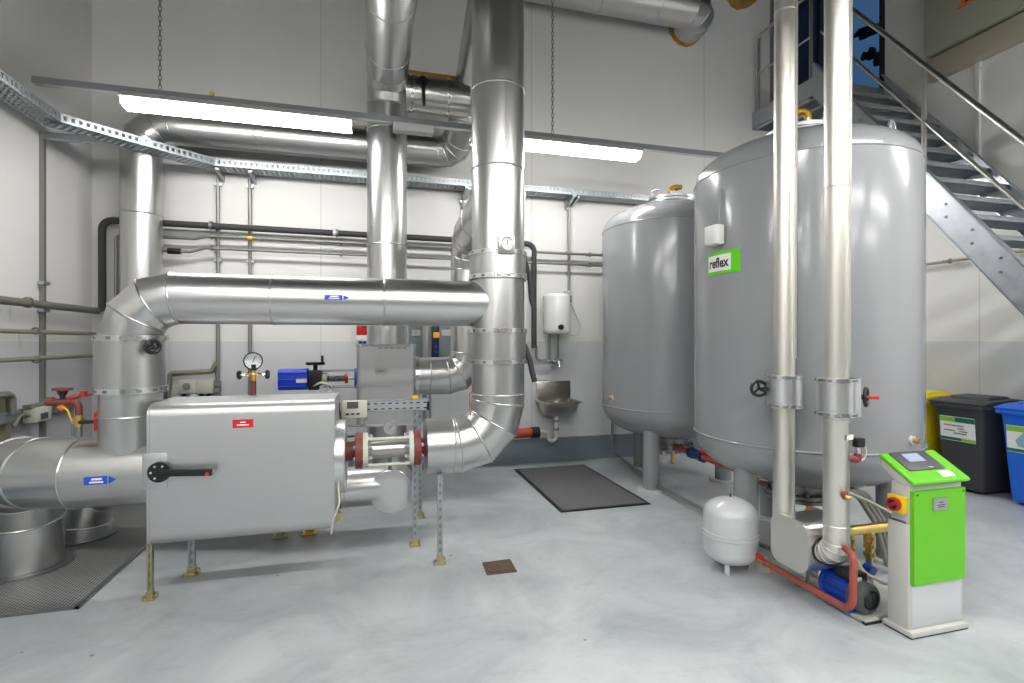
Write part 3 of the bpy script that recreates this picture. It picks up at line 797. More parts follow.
tr = trunking(TY, TZ, -2.53, 5.45, 'long thin grey light rail hung on chains before the back wall')
ZL = TZ - .075
GL = 'tube lights on the rails'
fx = fixture(-1.934, TY, ZL, 'lit fluorescent tube light nearest the corner riser', GL)
f2 = copy_tree(fx); f2.location = (.875 + .87, TY, ZL); f2['label'] = 'lit fluorescent tube light between the vertical main and the rear tank'
f3 = copy_tree(fx); f3.location = (3.684 + .87, TY, ZL); f3['label'] = 'lit fluorescent tube light over the gap between front tank and staircase'
b = B().box2((at(393, 130, Y=TY).x, TY - .05, TZ - .11), (at(433, 130, Y=TY).x, TY + .05, TZ - .035)); o = b.make('feed_box', 'lamp_house', tr, bevel=.01)
for x in (at(212, 95, Y=TY).x,): B().box((x, TY, TZ + .045), (.03, .03, .03)).make('cable_clip', 'sw_yellow', tr)
def chain(x, y, z0, z1, label):
    b = B(); z = z0; k = 0
    while z < z1:
        ax = Vector((1, 0, 0)) if k % 2 else Vector((0, 1, 0)); a = Vector((0, 0, 1)); s = ax.cross(a)
        b.loop([Vector((x, y, z + .02)) + a * .026 * math.cos(i * PI / 5) + s * .011 * math.sin(i * PI / 5) for i in range(10)], .0035, 4)
        z += .040; k += 1
    return tag(b.make('hanging_chain', 'steel'), label, 'chain', 'rail chains')
p = at(160, 88, Y=TY); chain(p.x, TY, TZ + .03, 6.88, 'thin steel chain holding the light rail near the corner riser')
p = at(552.5, 136, Y=TY); chain(p.x, TY, TZ + .03, 6.88, 'thin steel chain holding the light rail between vertical main and rear tank')
# the room's other light rows nearer to the viewer
for (y, x9) in ((1.25, 6.2), (-.9, 6.2), (-2.9, 6.2)):
    trunking(y, TZ + .02, -2.53, x9, 'grey light rail of another row over the open floor', 'overhead light rows')
    for k, x0 in enumerate((-2.2, -.1, 2.1, 4.3)):
        if x0 + 1.74 > x9 + .02: continue
        f = copy_tree(fx); f.location = (x0 + .87, y, ZL + .02); f['label'] = 'lit fluorescent tube light over the open floor'; f['group'] = 'overhead light rows'

# ================================================================== CABLE TRAY
def tray_mesh(path, w, h, side_axis_list, pitch=.05):
    """perforated tray: path along its centre line (bottom), open bottom rungs and slotted sides"""
    b = B()
    for i in range(len(path) - 1):
        a, c = Vector(path[i]), Vector(path[i + 1]); d = (c - a); L_ = d.length; d.normalize(); s = Vector((-d.y, d.x, 0))
        for sg in (-1, 1):
            o = s * sg * w / 2
            b.bar(a + o + Vector((0, 0, h - .008)), c + o + Vector((0, 0, h - .008)), .006, .018)
            b.bar(a + o + Vector((0, 0, .010)), c + o + Vector((0, 0, .010)), .006, .020)
            b.bar(a + o - s * sg * .012 + Vector((0, 0, h)), c + o - s * sg * .012 + Vector((0, 0, h)), .024, .003)
            n = int(L_ / pitch)
            for k in range(n + 1):
                q = a + d * (L_ * k / max(1, n)) + o
                b.bar(q + Vector((0, 0, .0)), q + Vector((0, 0, h)), .005, .026, d)
        for f_ in (-.40, -.2, 0, .2, .40):
            b.bar(a + s * w * f_, c + s * w * f_, w * .11, .003)
        n = int(L_ / pitch)
        for k in range(n + 1):
            q = a + d * (L_ * k / max(1, n)); b.bar(q - s * w / 2, q + s * w / 2, .022, .003)
    return b
zt = 3.28
TXL = -2.56
t = thing('cable_tray', 'perforated galvanised cable tray following the side wall and back wall', 'cable tray', (TXL, 5.2, zt))
tray_mesh([(TXL, .2, zt), (TXL, 5.0, zt), (-1.60, 5.88, zt), (3.45, 5.90, zt)], .20, .07, None).make('tray_channel', 'zinc', t)
# brackets with strut posts
t2 = thing('tray_bracket', 'wall bracket on tall grey strut carrying the tray along the side wall', 'bracket', (XL, 5.2, 0))
p = at(43, 300, X=XL + .02)
B().box2((XL, p.y - .02, zt - .06), (XL + .40, p.y + .02, zt - .005)).make('arm', 'zinc', t2)
b = B().box2((XL, p.y - .016, .0), (XL + .035, p.y + .016, zt - .03)); b.make('strut', 'conduit', t2)
for z in (1.98, 1.75): B().box2((XL, p.y - .045, z), (XL + .05, p.y + .045, z + .03)).make('strut_clip', 'zinc', t2)
for u in (404, 463, 566):
    p = at(u, 190, Y=YB)
    t2 = thing('tray_bracket', {404: 'short cantilever tray bracket on the back wall next to the middle riser', 463: 'short cantilever tray bracket on the back wall over the branch pipe', 566: 'cantilever tray bracket on the back wall above the water heater'}[u], 'bracket', (p.x, YB, zt), 'back wall tray brackets')
    B().prism([(p.x - .02, YB, zt - .005), (p.x - .02, YB - .28, zt - .005), (p.x - .02, YB - .28, zt - .03), (p.x - .02, YB, zt - .12)], (.04, 0, 0)).make('arm', 'zinc', t2)
for (u, v1, lb) in ((218, 400, 'thin grey wall conduit down to the two junction boxes'), (250, 398, 'thin grey wall conduit behind the pressure gauge'), (569, 292, 'thin grey wall conduit down to the water heater'), (463, 262, 'thin grey wall conduit behind the branch pipe')):
    p = at(u, 300, Y=YB - .03); z1 = at(u, v1, Y=YB - .03).z
    t2 = thing('cable_conduit', lb, 'conduit', (p.x, YB - .03, z1), 'wall conduits')
    B().cyl((p.x, YB - .03, z1), (p.x, YB - .03, zt - .04), .018, n=14).make('conduit_tube', 'conduit', t2)
    for z in (zt - .12, 2.62, 2.36):
        if z > z1: B().box((p.x, YB - .02, z), (.07, .04, .03)).make('pipe_clip', 'zinc', t2)
    B().prism([(p.x + .03, YB, zt - .01), (p.x + .03, YB - .24, zt - .01), (p.x + .03, YB - .24, zt - .03), (p.x + .03, YB, zt - .09)], (.03, 0, 0)).make('bracket_arm', 'zinc', t2)

# ================================================================== WALL PIPES
def wallpipe(name, label, pth, r, m, clips=(), parts=(), group=None):
    t = thing(name, label, 'pipe', pth[0], group)
    B().tube(pth, r, 14, True).make('tube', m, t, ang=60)
    for c, ax in clips:
        c = Vector(c); b = B().lathe([(r, -.012), (r + .012, -.012), (r + .012, .012), (r, .012)], c, ax, 14)
        b.cyl(c, c + Vector((0, .11, 0)) if abs(Vector(ax).x) > .5 else c - Vector((.11, 0, 0)), .006, n=6); b.make('pipe_clamp', 'steel', t)
    for (a, c, rr, mm, nm) in parts: B().cyl(a, c, rr, n=16).make(nm, mm, t)
    return t
yA = YB - .12
pA = lambda u, z: (at(u, 300, Y=yA).x, yA, z)
xc = XL + .14
# black insulated pipe
wallpipe('insulated_pipe', 'black foam insulated pipe along the back wall, uppermost of its three', route([(xc, 5.93, 1.80), (xc, 5.93, 2.70), (-2.0, 5.93, 2.70), (at(325, 0, Y=yA).x, yA, 2.69), (1.865, yA, 2.68), (1.865, yA, 1.42)], .09, 5), .033, 'rubber',
         clips=[(pA(211, 2.70), (1, 0, 0)), (pA(337, 2.69), (1, 0, 0))], parts=[((at(335, 0, Y=yA).x - .02, yA, 2.69), (at(335, 0, Y=yA).x + .02, yA, 2.69), .036, 'white', 'bare_joint')])
wallpipe('water_pipe', 'bare grey pipe along the back wall, just under the black insulated pipe', route([(xc + .11, 5.95, 1.82), (xc + .11, 5.95, 2.56), (at(195, 0, Y=yA).x, yA + .01, 2.56), (at(206, 0, Y=yA).x, yA, 2.59), (4.0, yA, 2.585)], .05, 4), .017, 'conduit',
         clips=[(pA(212, 2.59), (1, 0, 0)), (pA(341, 2.59), (1, 0, 0)), (pA(590, 2.585), (1, 0, 0))], parts=[(pA(248, 2.588), pA(252.5, 2.588), .024, 'sw_yellow', 'yellow_marker')])
wallpipe('water_pipe', 'bare grey pipe along the back wall, lowest of its three', route([pA(150, 2.42), (at(190, 0, Y=yA).x, yA, 2.42), (at(206, 0, Y=yA).x, yA, 2.465), (4.0, yA, 2.45)], .05, 4), .015, 'conduit',
         clips=[(pA(212, 2.465), (1, 0, 0)), (pA(341, 2.462), (1, 0, 0)), (pA(590, 2.453), (1, 0, 0))], parts=[(pA(168, 2.42), pA(181, 2.42), .030, 'black', 'rubber_sleeve')])
xw = XL + .115
wallpipe('insulated_pipe', 'olive grey insulated pipe along the side wall, uppermost of its three', route([(xw, -.5, 1.805), (xw, 5.90, 1.80)], 0, 2), .032, 'foam_olive', clips=[((xw, at(28, 300, X=xw).y, 1.805), (0, 1, 0))])
wallpipe('water_pipe', 'thin beige pipe along the side wall just above the grey paint line', [(xw, -.5, 1.585), (xw, 5.98, 1.575)], .018, 'beige', clips=[((xw, at(36, 330, X=xw).y, 1.585), (0, 1, 0))])
wallpipe('water_pipe', 'thin beige pipe along the side wall below the grey paint line', [(xw, -.5, 1.355), (xw, 5.98, 1.365)], .018, 'beige', clips=[((xw, at(36, 361, X=xw).y, 1.355), (0, 1, 0))])
wallpipe('water_pipe', 'thin pipe on the stair side wall under the stringer', [(XR - .08, 2.2, 2.40), (XR - .08, 5.6, 2.40)], .016, 'beige', clips=[((XR - .08, at(950, 243, X=XR - .08).y, 2.40), (0, 1, 0))])
wallpipe('floor_pipe', 'thin grey pipe running on the floor beside the tank feet', route([(at(612, 392, Y=YB - .05).x, YB - .06, 1.12), (at(612, 392, Y=YB - .05).x, YB - .06, .10), (at(616, 463, Y=5.9).x, 5.75, .06), (at(651, 483, Z=.06).x + .02, at(651, 483, Z=.06).y, .06), (2.72, 3.9, .06), (2.62, 3.2, .06), (2.72, 2.5, .06)], .05, 4), .018, 'conduit')
# small wall tray with box, side wall
t = thing('cable_channel', 'shallow grey cable channel low on the side wall behind the thick elbow', 'cable tray', (XL, 4.0, .93))
b = B().box2((XL + .06, 1.0, .885), (XL + .066, 5.7, .97)); b.box2((XL + .004, 1.0, .885), (XL + .066, 5.7, .891)); b.m(1); [b.box((XL + .067, 3.5 + i * .12, .945), (.004, .04, .012)) for i in range(18)]; b.make('channel', ['zinc', 'steel'], t)
p = at(39, 414, X=XL + .12)
t = thing('field_controller', 'beige box with small dark display on the side wall channel', 'controller', (XL + .1, p.y, .99))
B().box((XL + .11, p.y, p.z), (.09, .21, .12)).make('housing', 'cream', t, bevel=.012)
B().box((XL + .157, p.y + .0, p.z - .015), (.006, .09, .05)).make('display', 'panel', t)
B().box((XL + .11, p.y, p.z + .075), (.06, .26, .025)).make('lid_rail', 'beige', t)
b = B().tube(route([(XL + .11, p.y - .10, p.z), (XL + .11, p.y - .20, p.z + .03), (XL + .1, p.y - .26, p.z - .06)], .06, 5), .012, 8); b.make('lead', 'conduit', t)
p = at(8, 422, X=XL + .05)
t = thing('strut_post', 'short beige strut with elbowed pipe on the side wall by the frame edge', 'strut', (XL, p.y, .5))
B().box2((XL, p.y - .03, .35), (XL + .05, p.y + .03, 1.12)).make('strut', 'beige', t)
b = B().tube(route([(XL + .08, p.y - .5, 1.10), (XL + .08, p.y, 1.10), (XL + .08, p.y, .95)], .05, 4), .022, 12); b.make('elbow_pipe', 'conduit', t)

# two junction boxes and conduit on the back wall
t = thing('conduit_loop', 'beige conduit bend linking the wall conduit to the floor beside the corner riser', 'conduit', (at(170, 380, Y=YB - .03).x, YB - .03, 1.0))
b = B().tube(route([(at(217, 368, Y=YB - .03).x, YB - .03, at(217, 362, Y=YB - .03).z), (at(212, 371, Y=YB - .03).x, YB - .03, at(212, 371, Y=YB - .03).z), (at(170, 373, Y=YB - .03).x, YB - .03, at(170, 373, Y=YB - .03).z), (at(167, 398, Y=YB - .03).x, YB - .03, .75)], .04, 4), .024, 12); b.make('conduit_tube', 'beige', t)
for (u, lb) in ((188.5, 'small beige wall box with round knob, by the conduit'), (205.5, 'small plain beige wall box by the conduit')):
    p = at(u, 386.5, Y=YB - .05)
    t = thing('junction_box', lb, 'junction box', (p.x, YB, p.z), 'two beige wall boxes')
    B().box((p.x, YB - .05, p.z), (.165, .10, .145)).make('housing', 'cream', t, bevel=.012)
    if u < 200: B().cyl((p.x, YB - .10, p.z + .01), (p.x, YB - .13, p.z + .01), .032, n=16).make('knob', 'steel', t)
    for s in (-.04, .03): B().cyl((p.x + s, YB - .05, p.z - .07), (p.x + s, YB - .05, p.z - .11), .018, n=12).make('gland', 'black', t)
p = at(217, 390, Y=YB - .05)
t = thing('conduit_coupling', 'grey coupling block under the wall conduit beside the plain box', 'coupling', (p.x, YB, p.z))
b = B(); [b.box((p.x, YB - .04, p.z + z), (.06, .06, .05)) for z in (.07, 0, -.07)]; b.cyl((p.x, YB - .03, p.z - .2), (p.x, YB - .03, p.z + .2), .02, n=12); b.make('coupling_body', 'conduit', t)

# cabinets behind the level pipe
def cab(u0, u1, v0, v1, label, extra=None, m='cabinet', Y=YB - .12):
    a, c = at(u0, v1, Y=Y), at(u1, v0, Y=Y)
    t = thing('control_cabinet', label, 'cabinet', ((a.x + c.x) / 2, YB, a.z), 'wall cabinets')
    B().box2((a.x, Y, a.z), (c.x, YB, c.z)).make('housing', m, t, bevel=.008)
    B().box2((a.x + .03, Y - .006, c.z - .16), (c.x - .03, Y, c.z - .09)).make('label_strip', 'foot', t)
    B().box2((a.x + .015, Y - .004, a.z + .02), (c.x - .015, Y, c.z - .18)).make('door', m, t, bevel=.004)
    return t
cab(409, 423, 322, 372, 'grey wall cabinet between middle riser and bare pipe')
cab(439, 457, 322, 372, 'grey wall cabinet beside the amber lamp strip')
p0, p1 = at(431.5, 358, Y=YB - .06), at(440, 322, Y=YB - .06)
t = thing('signal_column', 'narrow dark blue wall strip with amber lamp', 'signal lamp', ((p0.x + p1.x) / 2, YB, p0.z))
B().box2((p0.x, YB - .10, p0.z - .15), (p1.x, YB, p1.z)).make('housing', mat('navy', '#1f2940', 0.4), t, bevel=.005)
B().box2((p0.x + .015, YB - .13, at(0, 337, Y=6).z), (p1.x - .015, YB - .10, at(0, 332.5, Y=6).z + .02)).make('amber_lens', 'amber', t, bevel=.004)
b = B(); [b.cyl(((p0.x + p1.x) / 2, YB - .10, 1.44 - i * .06), ((p0.x + p1.x) / 2, YB - .115, 1.44 - i * .06), .018, n=12) for i in range(2)]; b.make('push_button', 'label_blue', t)
wallpipe('riser_tube', 'pale thin pipe rising between the two grey wall cabinets', [(at(427, 0, Y=5.8).x, 5.8, .6), (at(427, 0, Y=5.8).x, 5.8, 1.9)], .05, 'clad')
a, c = at(356.5, 343, Y=YB - .05), at(369, 322, Y=YB - .05)
t = thing('warning_box', 'red and white box on the back wall above the boxed valve cover', 'box', ((a.x + c.x) / 2, YB, a.z))
B().box2((a.x, YB - .06, (a.z + c.z) / 2 - .03), (c.x, YB, c.z)).make('red_cover', 'red', t, bevel=.006)
B().box2((a.x, YB - .055, a.z + .02), (c.x, YB, (a.z + c.z) / 2 - .03)).make('white_base', 'white', t, bevel=.004)
b = B(); [b.cyl((a.x + .04 + i * .05, YB - .03, a.z + .02), (a.x + .04 + i * .05, YB - .03, a.z - .1), .014, n=10) for i in range(3)]; b.make('glands', 'label_blue', t)
B().box((c.x - .05, YB - .063, c.z - .06), (.05, .006, .02)).make('lettering_strip', 'ink', t)

# water heater, tap, sink
yh = YB - .17
p0, p1 = at(543.5, 334, Y=yh), at(569.5, 294, Y=yh); hx = (p0.x + p1.x) / 2; hr = (p1.x - p0.x) / 2
t = thing('water_heater', 'small white electric water heater above the steel sink', 'water heater', (hx, yh, p0.z))
b = B().lathe([(0, 0), (hr * .8, .004), (hr * .96, .02), (hr, .05), (hr, p1.z - p0.z - .05), (hr * .96, p1.z - p0.z - .02), (hr * .8, p1.z - p0.z - .004), (0, p1.z - p0.z)], (hx, yh, p0.z)); b.make('shell', 'enamel', t, ang=60)
p = at(560.5, 328, Y=yh - hr)
b = B().cyl((p.x, yh - hr - .03, p.z + .01), (p.x, yh - hr + .03, p.z + .01), .032, n=20); b.box((p.x, yh - hr - .035, p.z + .01), (.012, .012, .05)); b.make('dial_knob', 'black', t)
b = B().tube(route([(hx + hr - .03, yh, p0.z + .0), (hx + hr + .10, yh + .05, p0.z - .03), (hx + hr + .19, yh + .1, p0.z + .10), (hx + hr + .08, yh + .14, p0.z + .38)], .1, 6), .007, 8); b.make('power_cord', 'cable', t)
b = B().box((hx + hr + .04, YB - .04, p1.z - .05), (.07, .06, .09)); b.make('plug', 'steel', t, bevel=.01)
b = B().lathe([(.04, 0), (.045, .02), (.03, .03)], (hx + hr + .02, YB - .05, p1.z + .02)); b.make('socket_cap', 'cream', t)
zt_ = at(555, 360.5, Y=YB - .1).z
t = thing('mixer_tap', 'chrome mixer tap on two pipes below the water heater', 'tap', (hx, YB - .1, zt_))
b = B(); xl, xr_ = at(550, 0, Y=YB - .1).x, at(558.5, 0, Y=YB - .1).x
for x in (xl, xr_): b.cyl((x, YB - .08, zt_), (x, YB - .08, p0.z + .02), .014, n=12)
b.make('supply_tubes', 'conduit', t)
b = B(); b.cyl((at(538, 0, Y=YB - .1).x, YB - .08, zt_), (at(563, 0, Y=YB - .1).x, YB - .08, zt_), .018, n=12); b.sphere((hx, YB - .09, zt_), .032, 10); b.tube(route([(hx, YB - .09, zt_), (hx, YB - .26, zt_ - .0), (hx, YB - .27, zt_ - .07)], .04, 5), .013, 12)
b.lathe([(0, 0), (.05, 0), (.05, .012), (0, .012)], (hx, YB - .10, zt_ - .06)); b.make('tap_body', 'chrome', t)
b = B(); b.tube(route([(at(537, 0, Y=YB - .1).x, YB - .08, 1.44), (at(537, 0, Y=YB - .1).x, YB - .08, zt_), (at(545, 0, Y=YB - .1).x, YB - .08, zt_)], .05, 5), .016, 12); b.make('feed_pipe', 'conduit', t)

s0, s1 = at(536.5, 402, Y=YB - .02), at(570.5, 380.5, Y=YB - .02)
sw = s1.x - s0.x; sx_ = (s0.x + s1.x) / 2; zb = at(555, 399, Y=YB - .02).z
t = thing('steel_sink', 'small stainless steel wall sink with tall splashback', 'sink', (sx_, YB, zb - .15))
b = B().box2((s0.x, YB - .02, zb - .05), (s1.x, YB - .002, s1.z)); b.make('splashback', 'stainless', t, bevel=.007)
# basin: tapered open tub
b = B(); w2, dd = sw / 2 + .012, .36
def tubring(w, d0, r, z):
    return [(sx_ + x, YB - .004 - d0 / 2 + y, z) for x, y in rounded_poly(w, d0, r, 5)]
rings = [tubring(sw + .05, dd + .02, .05, zb), tubring(sw + .05, dd + .02, .05, zb - .018), tubring(sw - .01, dd, .07, zb - .02), tubring(sw - .03, dd - .03, .09, zb - .12), tubring(sw - .12, dd - .12, .10, zb - .18), tubring(.10, .10, .045, zb - .19)]
inn = [tubring(.10, .10, .045, zb - .17), tubring(sw - .13, dd - .13, .09, zb - .16), tubring(sw - .05, dd - .05, .08, zb - .10), tubring(sw - .02, dd - .02, .06, zb)]
allr = rings + inn; vl = [[b.bm.verts.new(q) for q in r_] for r_ in allr]; n = len(vl[0])
for i in range(len(vl)):
    A, C = vl[i], vl[(i + 1) % len(vl)]
    if i == len(rings) - 1: continue
    for j in range(n): b.bm.faces.new((A[j], A[(j + 1) % n], C[(j + 1) % n], C[j]))
b.bm.faces.new(vl[len(rings) - 1]); b.bm.faces.new(vl[len(rings)])
b.make('basin', 'stainless', t, ang=40)
xd = at(556, 0, Y=YB - .18).x; yd = YB - .18; zu = at(556, 436, Y=yd).z
t = thing('sink_trap', 'white plastic drain trap under the steel sink', 'drain pipe', (xd, yd, zu))
b = B().tube(route([(xd, yd, zb - .18), (xd, yd, zu - .05), (xd - .10, yd, zu - .05), (xd - .10, yd, zu + .06), (xd - .24, yd, zu + .06)], .048, 7), .024, 16); b.make('trap_tube', 'pvc', t, ang=60)
for z in (zb - .26, zu + .07): B().cyl((xd, yd, z), (xd, yd, z + .03), .035, n=16).make('slip_nut', 'steel', t)
B().cyl((xd, yd, zb - .24), (xd, yd, zb - .185), .032, n=16).make('tailpiece', 'pvc', t)
xq = xd - .24
t = thing('waste_pipe', 'orange red waste pipe with black end sleeve beside the sink trap', 'drain pipe', (xq, yd, zu))
B().cyl((xq - .85, yd, zu + .055), (xq - .05, yd, zu + .055), .058, n=24).make('tube', 'waste_red', t)
b = B().cyl((xq - .08, yd, zu + .055), (xq + .02, yd, zu + .055), .068, n=24); b.make('rubber_sleeve', 'black', t)

# ================================================================== TANKS
def tank(cx, cy, label, legs, group):
    R = .74
    t = thing('pressure_tank', label, 'tank', (cx, cy, 0), group)
    prof = [(0, .455)]
    H0, H1, hd, hdt = .815, 2.695, .36, .295
    for k in range(1, 17):
        a = PI / 2 * k / 16; prof.append((R * math.sin(a) ** .82 if False else R * math.sin(a), H0 - hd * math.cos(a) ** .9 if math.cos(a) > 1e-6 else H0))
    prof += [(R, H0 + .005), (R, H1 - .005)]
    for k in range(15, -1, -1):
        a = PI / 2 * k / 16; prof.append((R * math.sin(a), H1 + hdt * math.cos(a) ** .9)) if k else prof.append((0, H1 + hdt))
    b = B().lathe(prof, (cx, cy, 0), n=96)
    b.make('shell', 'tank', t, ang=60)
    B().ring((cx, cy, H0), (0, 0, 1), R, .009, 96).make('weld_seam', 'tank', t); B().ring((cx, cy, H1), (0, 0, 1), R, .005, 96).make('weld_seam', 'tank', t)
    for (lx, ly) in legs:
        lg = B().cyl((lx, ly, .012), (lx, ly, .74), .082, n=32).make('leg', 'tank', t)
        B().cyl((lx, ly, 0), (lx, ly, .022), .132, n=32).make('foot_plate', 'foot', lg)
    zt2 = H1 + hdt
    b = B().cyl((cx, cy, zt2 - .05), (cx, cy, zt2 + .01), .20, n=40); b.make('neck', 'tank', t)
    b = B().cyl((cx, cy, zt2 + .01), (cx, cy, zt2 + .035), .235, n=40); b.cyl((cx, cy, zt2 + .042), (cx, cy, zt2 + .068), .235, n=40)
    for i in range(12):
        a = i * PI / 6; b.cyl((cx + .21 * math.cos(a), cy + .21 * math.sin(a), zt2 - .005), (cx + .21 * math.cos(a), cy + .21 * math.sin(a), zt2 + .095), .012, n=6)
    b.make('top_flange', 'zinc', t)
    b = B().cyl((cx, cy, .40), (cx, cy, .47), .19, n=40); b.cyl((cx, cy, .375), (cx, cy, .40), .24, n=40); b.cyl((cx, cy, .345), (cx, cy, .368), .24, n=40)
    for i in range(12):
        a = i * PI / 6; b.cyl((cx + .215 * math.cos(a), cy + .215 * math.sin(a), .33), (cx + .215 * math.cos(a), cy + .215 * math.sin(a), .42), .012, n=6)
    b.make('bottom_flange', 'steel', t)
    for a in (2.2, 5.3, .6):
        lx, ly = cx + .56 * math.cos(a), cy + .56 * math.sin(a); zz = H1 + hdt * (1 - (.56 / R) ** 2) ** .45
        B().ring((lx, ly, zz + .045), (math.sin(a), -math.cos(a), 0) if a != 5.3 else (.4, -.9, 0), .045, .013, 24, 8).make('lifting_eye', 'tank', t)
    return t
T1 = tank(3.126, 4.96, 'grey pressure tank at the rear, partly behind the other tank', ((2.694, 4.63), (3.06, 5.50), (3.63, 4.75)), 'tall grey pressure tanks')
T2x, T2y = 3.065, 3.144
T2 = tank(T2x, T2y, 'front grey pressure tank with a green and white sticker', ((2.52, 3.05), (3.41, 2.72), (3.26, 3.655)), 'tall grey pressure tanks')
def brass_top(T, cx, cy, z, rot):
    b = B(); c, s = math.cos(rot), math.sin(rot)
    b.tube(route([(cx, cy, z), (cx, cy, z + .13), (cx + .12 * c, cy + .12 * s, z + .135)], .04, 5), .026, 14); b.cyl((cx, cy, z + .03), (cx, cy, z + .06), .036, n=8); b.cyl((cx + .06 * c, cy + .06 * s, z + .13), (cx + .08 * c, cy + .08 * s, z + .132), .034, n=8)
    return b.make('air_valve', mat('brass_yellow', '#b98a1d', 0.4, .4), T)
brass_top(T1, 3.126, 4.96, 3.055, -.2)
brass_top(T2, T2x + .0, T2y - .08, 3.055, 2.6)
b = B().tube(route([(3.126 - .22, 4.96, 3.06), (3.126 - .24, 4.96, 3.13), (3.126 - .18, 4.9, 3.13)], .02, 4), .008, 8); b.make('hook', 'zinc', T1)
for (T, u, v, cx, cy) in ((T1, 612, 398, 3.126, 4.96), (T2, 911, 440, T2x, T2y)):
    r_ = (u - 512) / 512; D = Vector((SY + r_ * CY, CY - r_ * SY, (341.5 - v) / 512))
    # first hit with the shell
    A_ = D.x ** 2 + D.y ** 2; Bq = -2 * (D.x * cx + D.y * cy); Cq = cx * cx + cy * cy - .74 ** 2
    ds = Bq * Bq - 4 * A_ * Cq
    if ds > 0:
        tt = (-Bq - math.sqrt(ds)) / (2 * A_); P_ = Vector((D.x * tt, D.y * tt, EYE + D.z * tt)); nn = Vector((P_.x - cx, P_.y - cy, 0)).normalized()
        b = B().cyl(P_ - nn * .02, P_ + nn * .015, .028, n=16); b.m(1); b.cyl(P_ + nn * .015, P_ + nn * .05, .017, n=12); b.make('test_plug', ['foot', 'brass'], T)

def tank_pt(th, z, off=0.0): return Vector((T2x + (.74 + off) * math.cos(th), T2y + (.74 + off) * math.sin(th), z))
def tank_hit(u, v):
    r_ = (u - 512) / 512; D = Vector((SY + r_ * CY, CY - r_ * SY, (341.5 - v) / 512))
    A_ = D.x ** 2 + D.y ** 2; Bq = -2 * (D.x * T2x + D.y * T2y); Cq = T2x ** 2 + T2y ** 2 - .74 ** 2
    tt = (-Bq - math.sqrt(max(0, Bq * Bq - 4 * A_ * Cq))) / (2 * A_)
    P_ = Vector((D.x * tt, D.y * tt, EYE + D.z * tt)); return math.atan2(P_.y - T2y, P_.x - T2x), P_.z
# sticker with wordmark, wrapped on the shell
thA, zA1 = tank_hit(708, 275); thB, zB1 = tank_hit(741, 269); _, zTop = tank_hit(741, 250)
zlo, zhi = at(0, 0, Y=1).z, 0
th0, za = tank_hit(708.3, 265); th1, zb1 = tank_hit(740.8, 260)
zc = (za + zb1) / 2
hh = .078
def curved_patch(b, a0, a1, z0, z1, off, n=10):
    vs = []
    for i in range(n + 1):
        a = a0 + (a1 - a0) * i / n; vs += [tank_pt(a, z0, off), tank_pt(a, z1, off)]
    b._faces(vs, [(2 * i, 2 * i + 2, 2 * i + 3, 2 * i + 1) for i in range(n)])
if th1 < th0: th1 += 2 * PI
b = B(); curved_patch(b, th0, th1, zc - hh, zc + hh, .003)
st = b.make('sticker', 'label_green', T2); lab(st, 'green and white rectangular sticker with a wordmark')
b = B(); fw0, fw1 = th0 + (th1 - th0) * .04, th0 + (th1 - th0) * .76
curved_patch(b, fw0, fw1, zc - hh * .72, zc + hh * .72, .0045); b.make('sticker_field', 'label_white', st)
def text_mesh(txt, size):
    cu = bpy.data.curves.new('wordmark', 'FONT'); cu.body = txt; cu.size = size; cu.align_x = 'CENTER'; cu.align_y = 'CENTER'; cu.offset = size * .03
    cu.resolution_u = 6
    ob = bpy.data.objects.new('wordmark', cu); COL.objects.link(ob)
    dg = bpy.context.evaluated_depsgraph_get(); dg.update()
    me = bpy.data.meshes.new_from_object(ob.evaluated_get(dg)); bpy.data.objects.remove(ob); return me
me = text_mesh('reflex', .15)
bmt = bmesh.new(); bmt.from_mesh(me); bmesh.ops.triangulate(bmt, faces=bmt.faces[:]); bmesh.ops.subdivide_edges(bmt, edges=[e for e in bmt.edges if e.calc_length() > .05], cuts=2)
xsv = [v.co.x for v in bmt.verts]; ysv = [v.co.y for v in bmt.verts]; x0_, x1_, y0_, y1_ = min(xsv), max(xsv), min(ysv), max(ysv)
og = worg(st)
for v in bmt.verts:
    s_ = (v.co.x - x0_) / (x1_ - x0_); q_ = (v.co.y - y0_) / (y1_ - y0_)
    v.co = tank_pt(fw0 + (fw1 - fw0) * (.07 + .86 * s_), zc - hh * .42 + hh * .92 * q_, .0062) - og
me2 = bpy.data.meshes.new('wordmark'); bmt.to_mesh(me2); me2.materials.append(M['ink']); o = bpy.data.objects.new('wordmark', me2); COL.objects.link(o); o.parent = st
# terminal box on the front tank
th, zz = tank_hit(719.5, 236)
c = tank_pt(th, zz, .045); R_ = Matrix.Rotation(th, 3, 'Z')
t = thing('terminal_box', 'small white terminal box with thin conduit on the front tank', 'junction box', c)
B().box(c, (.07, .12, .135), R_).make('housing', 'white', t, bevel=.006)
B().cyl(tank_pt(th + .03, zz + .06, .03), tank_pt(th + .03, zz + .32, .012), .009, n=10).make('conduit_tube', 'tank', t)
B().box(tank_pt(th, zz, .083), (.006, .10, .115), R_).make('lid', 'white', t, bevel=.002)

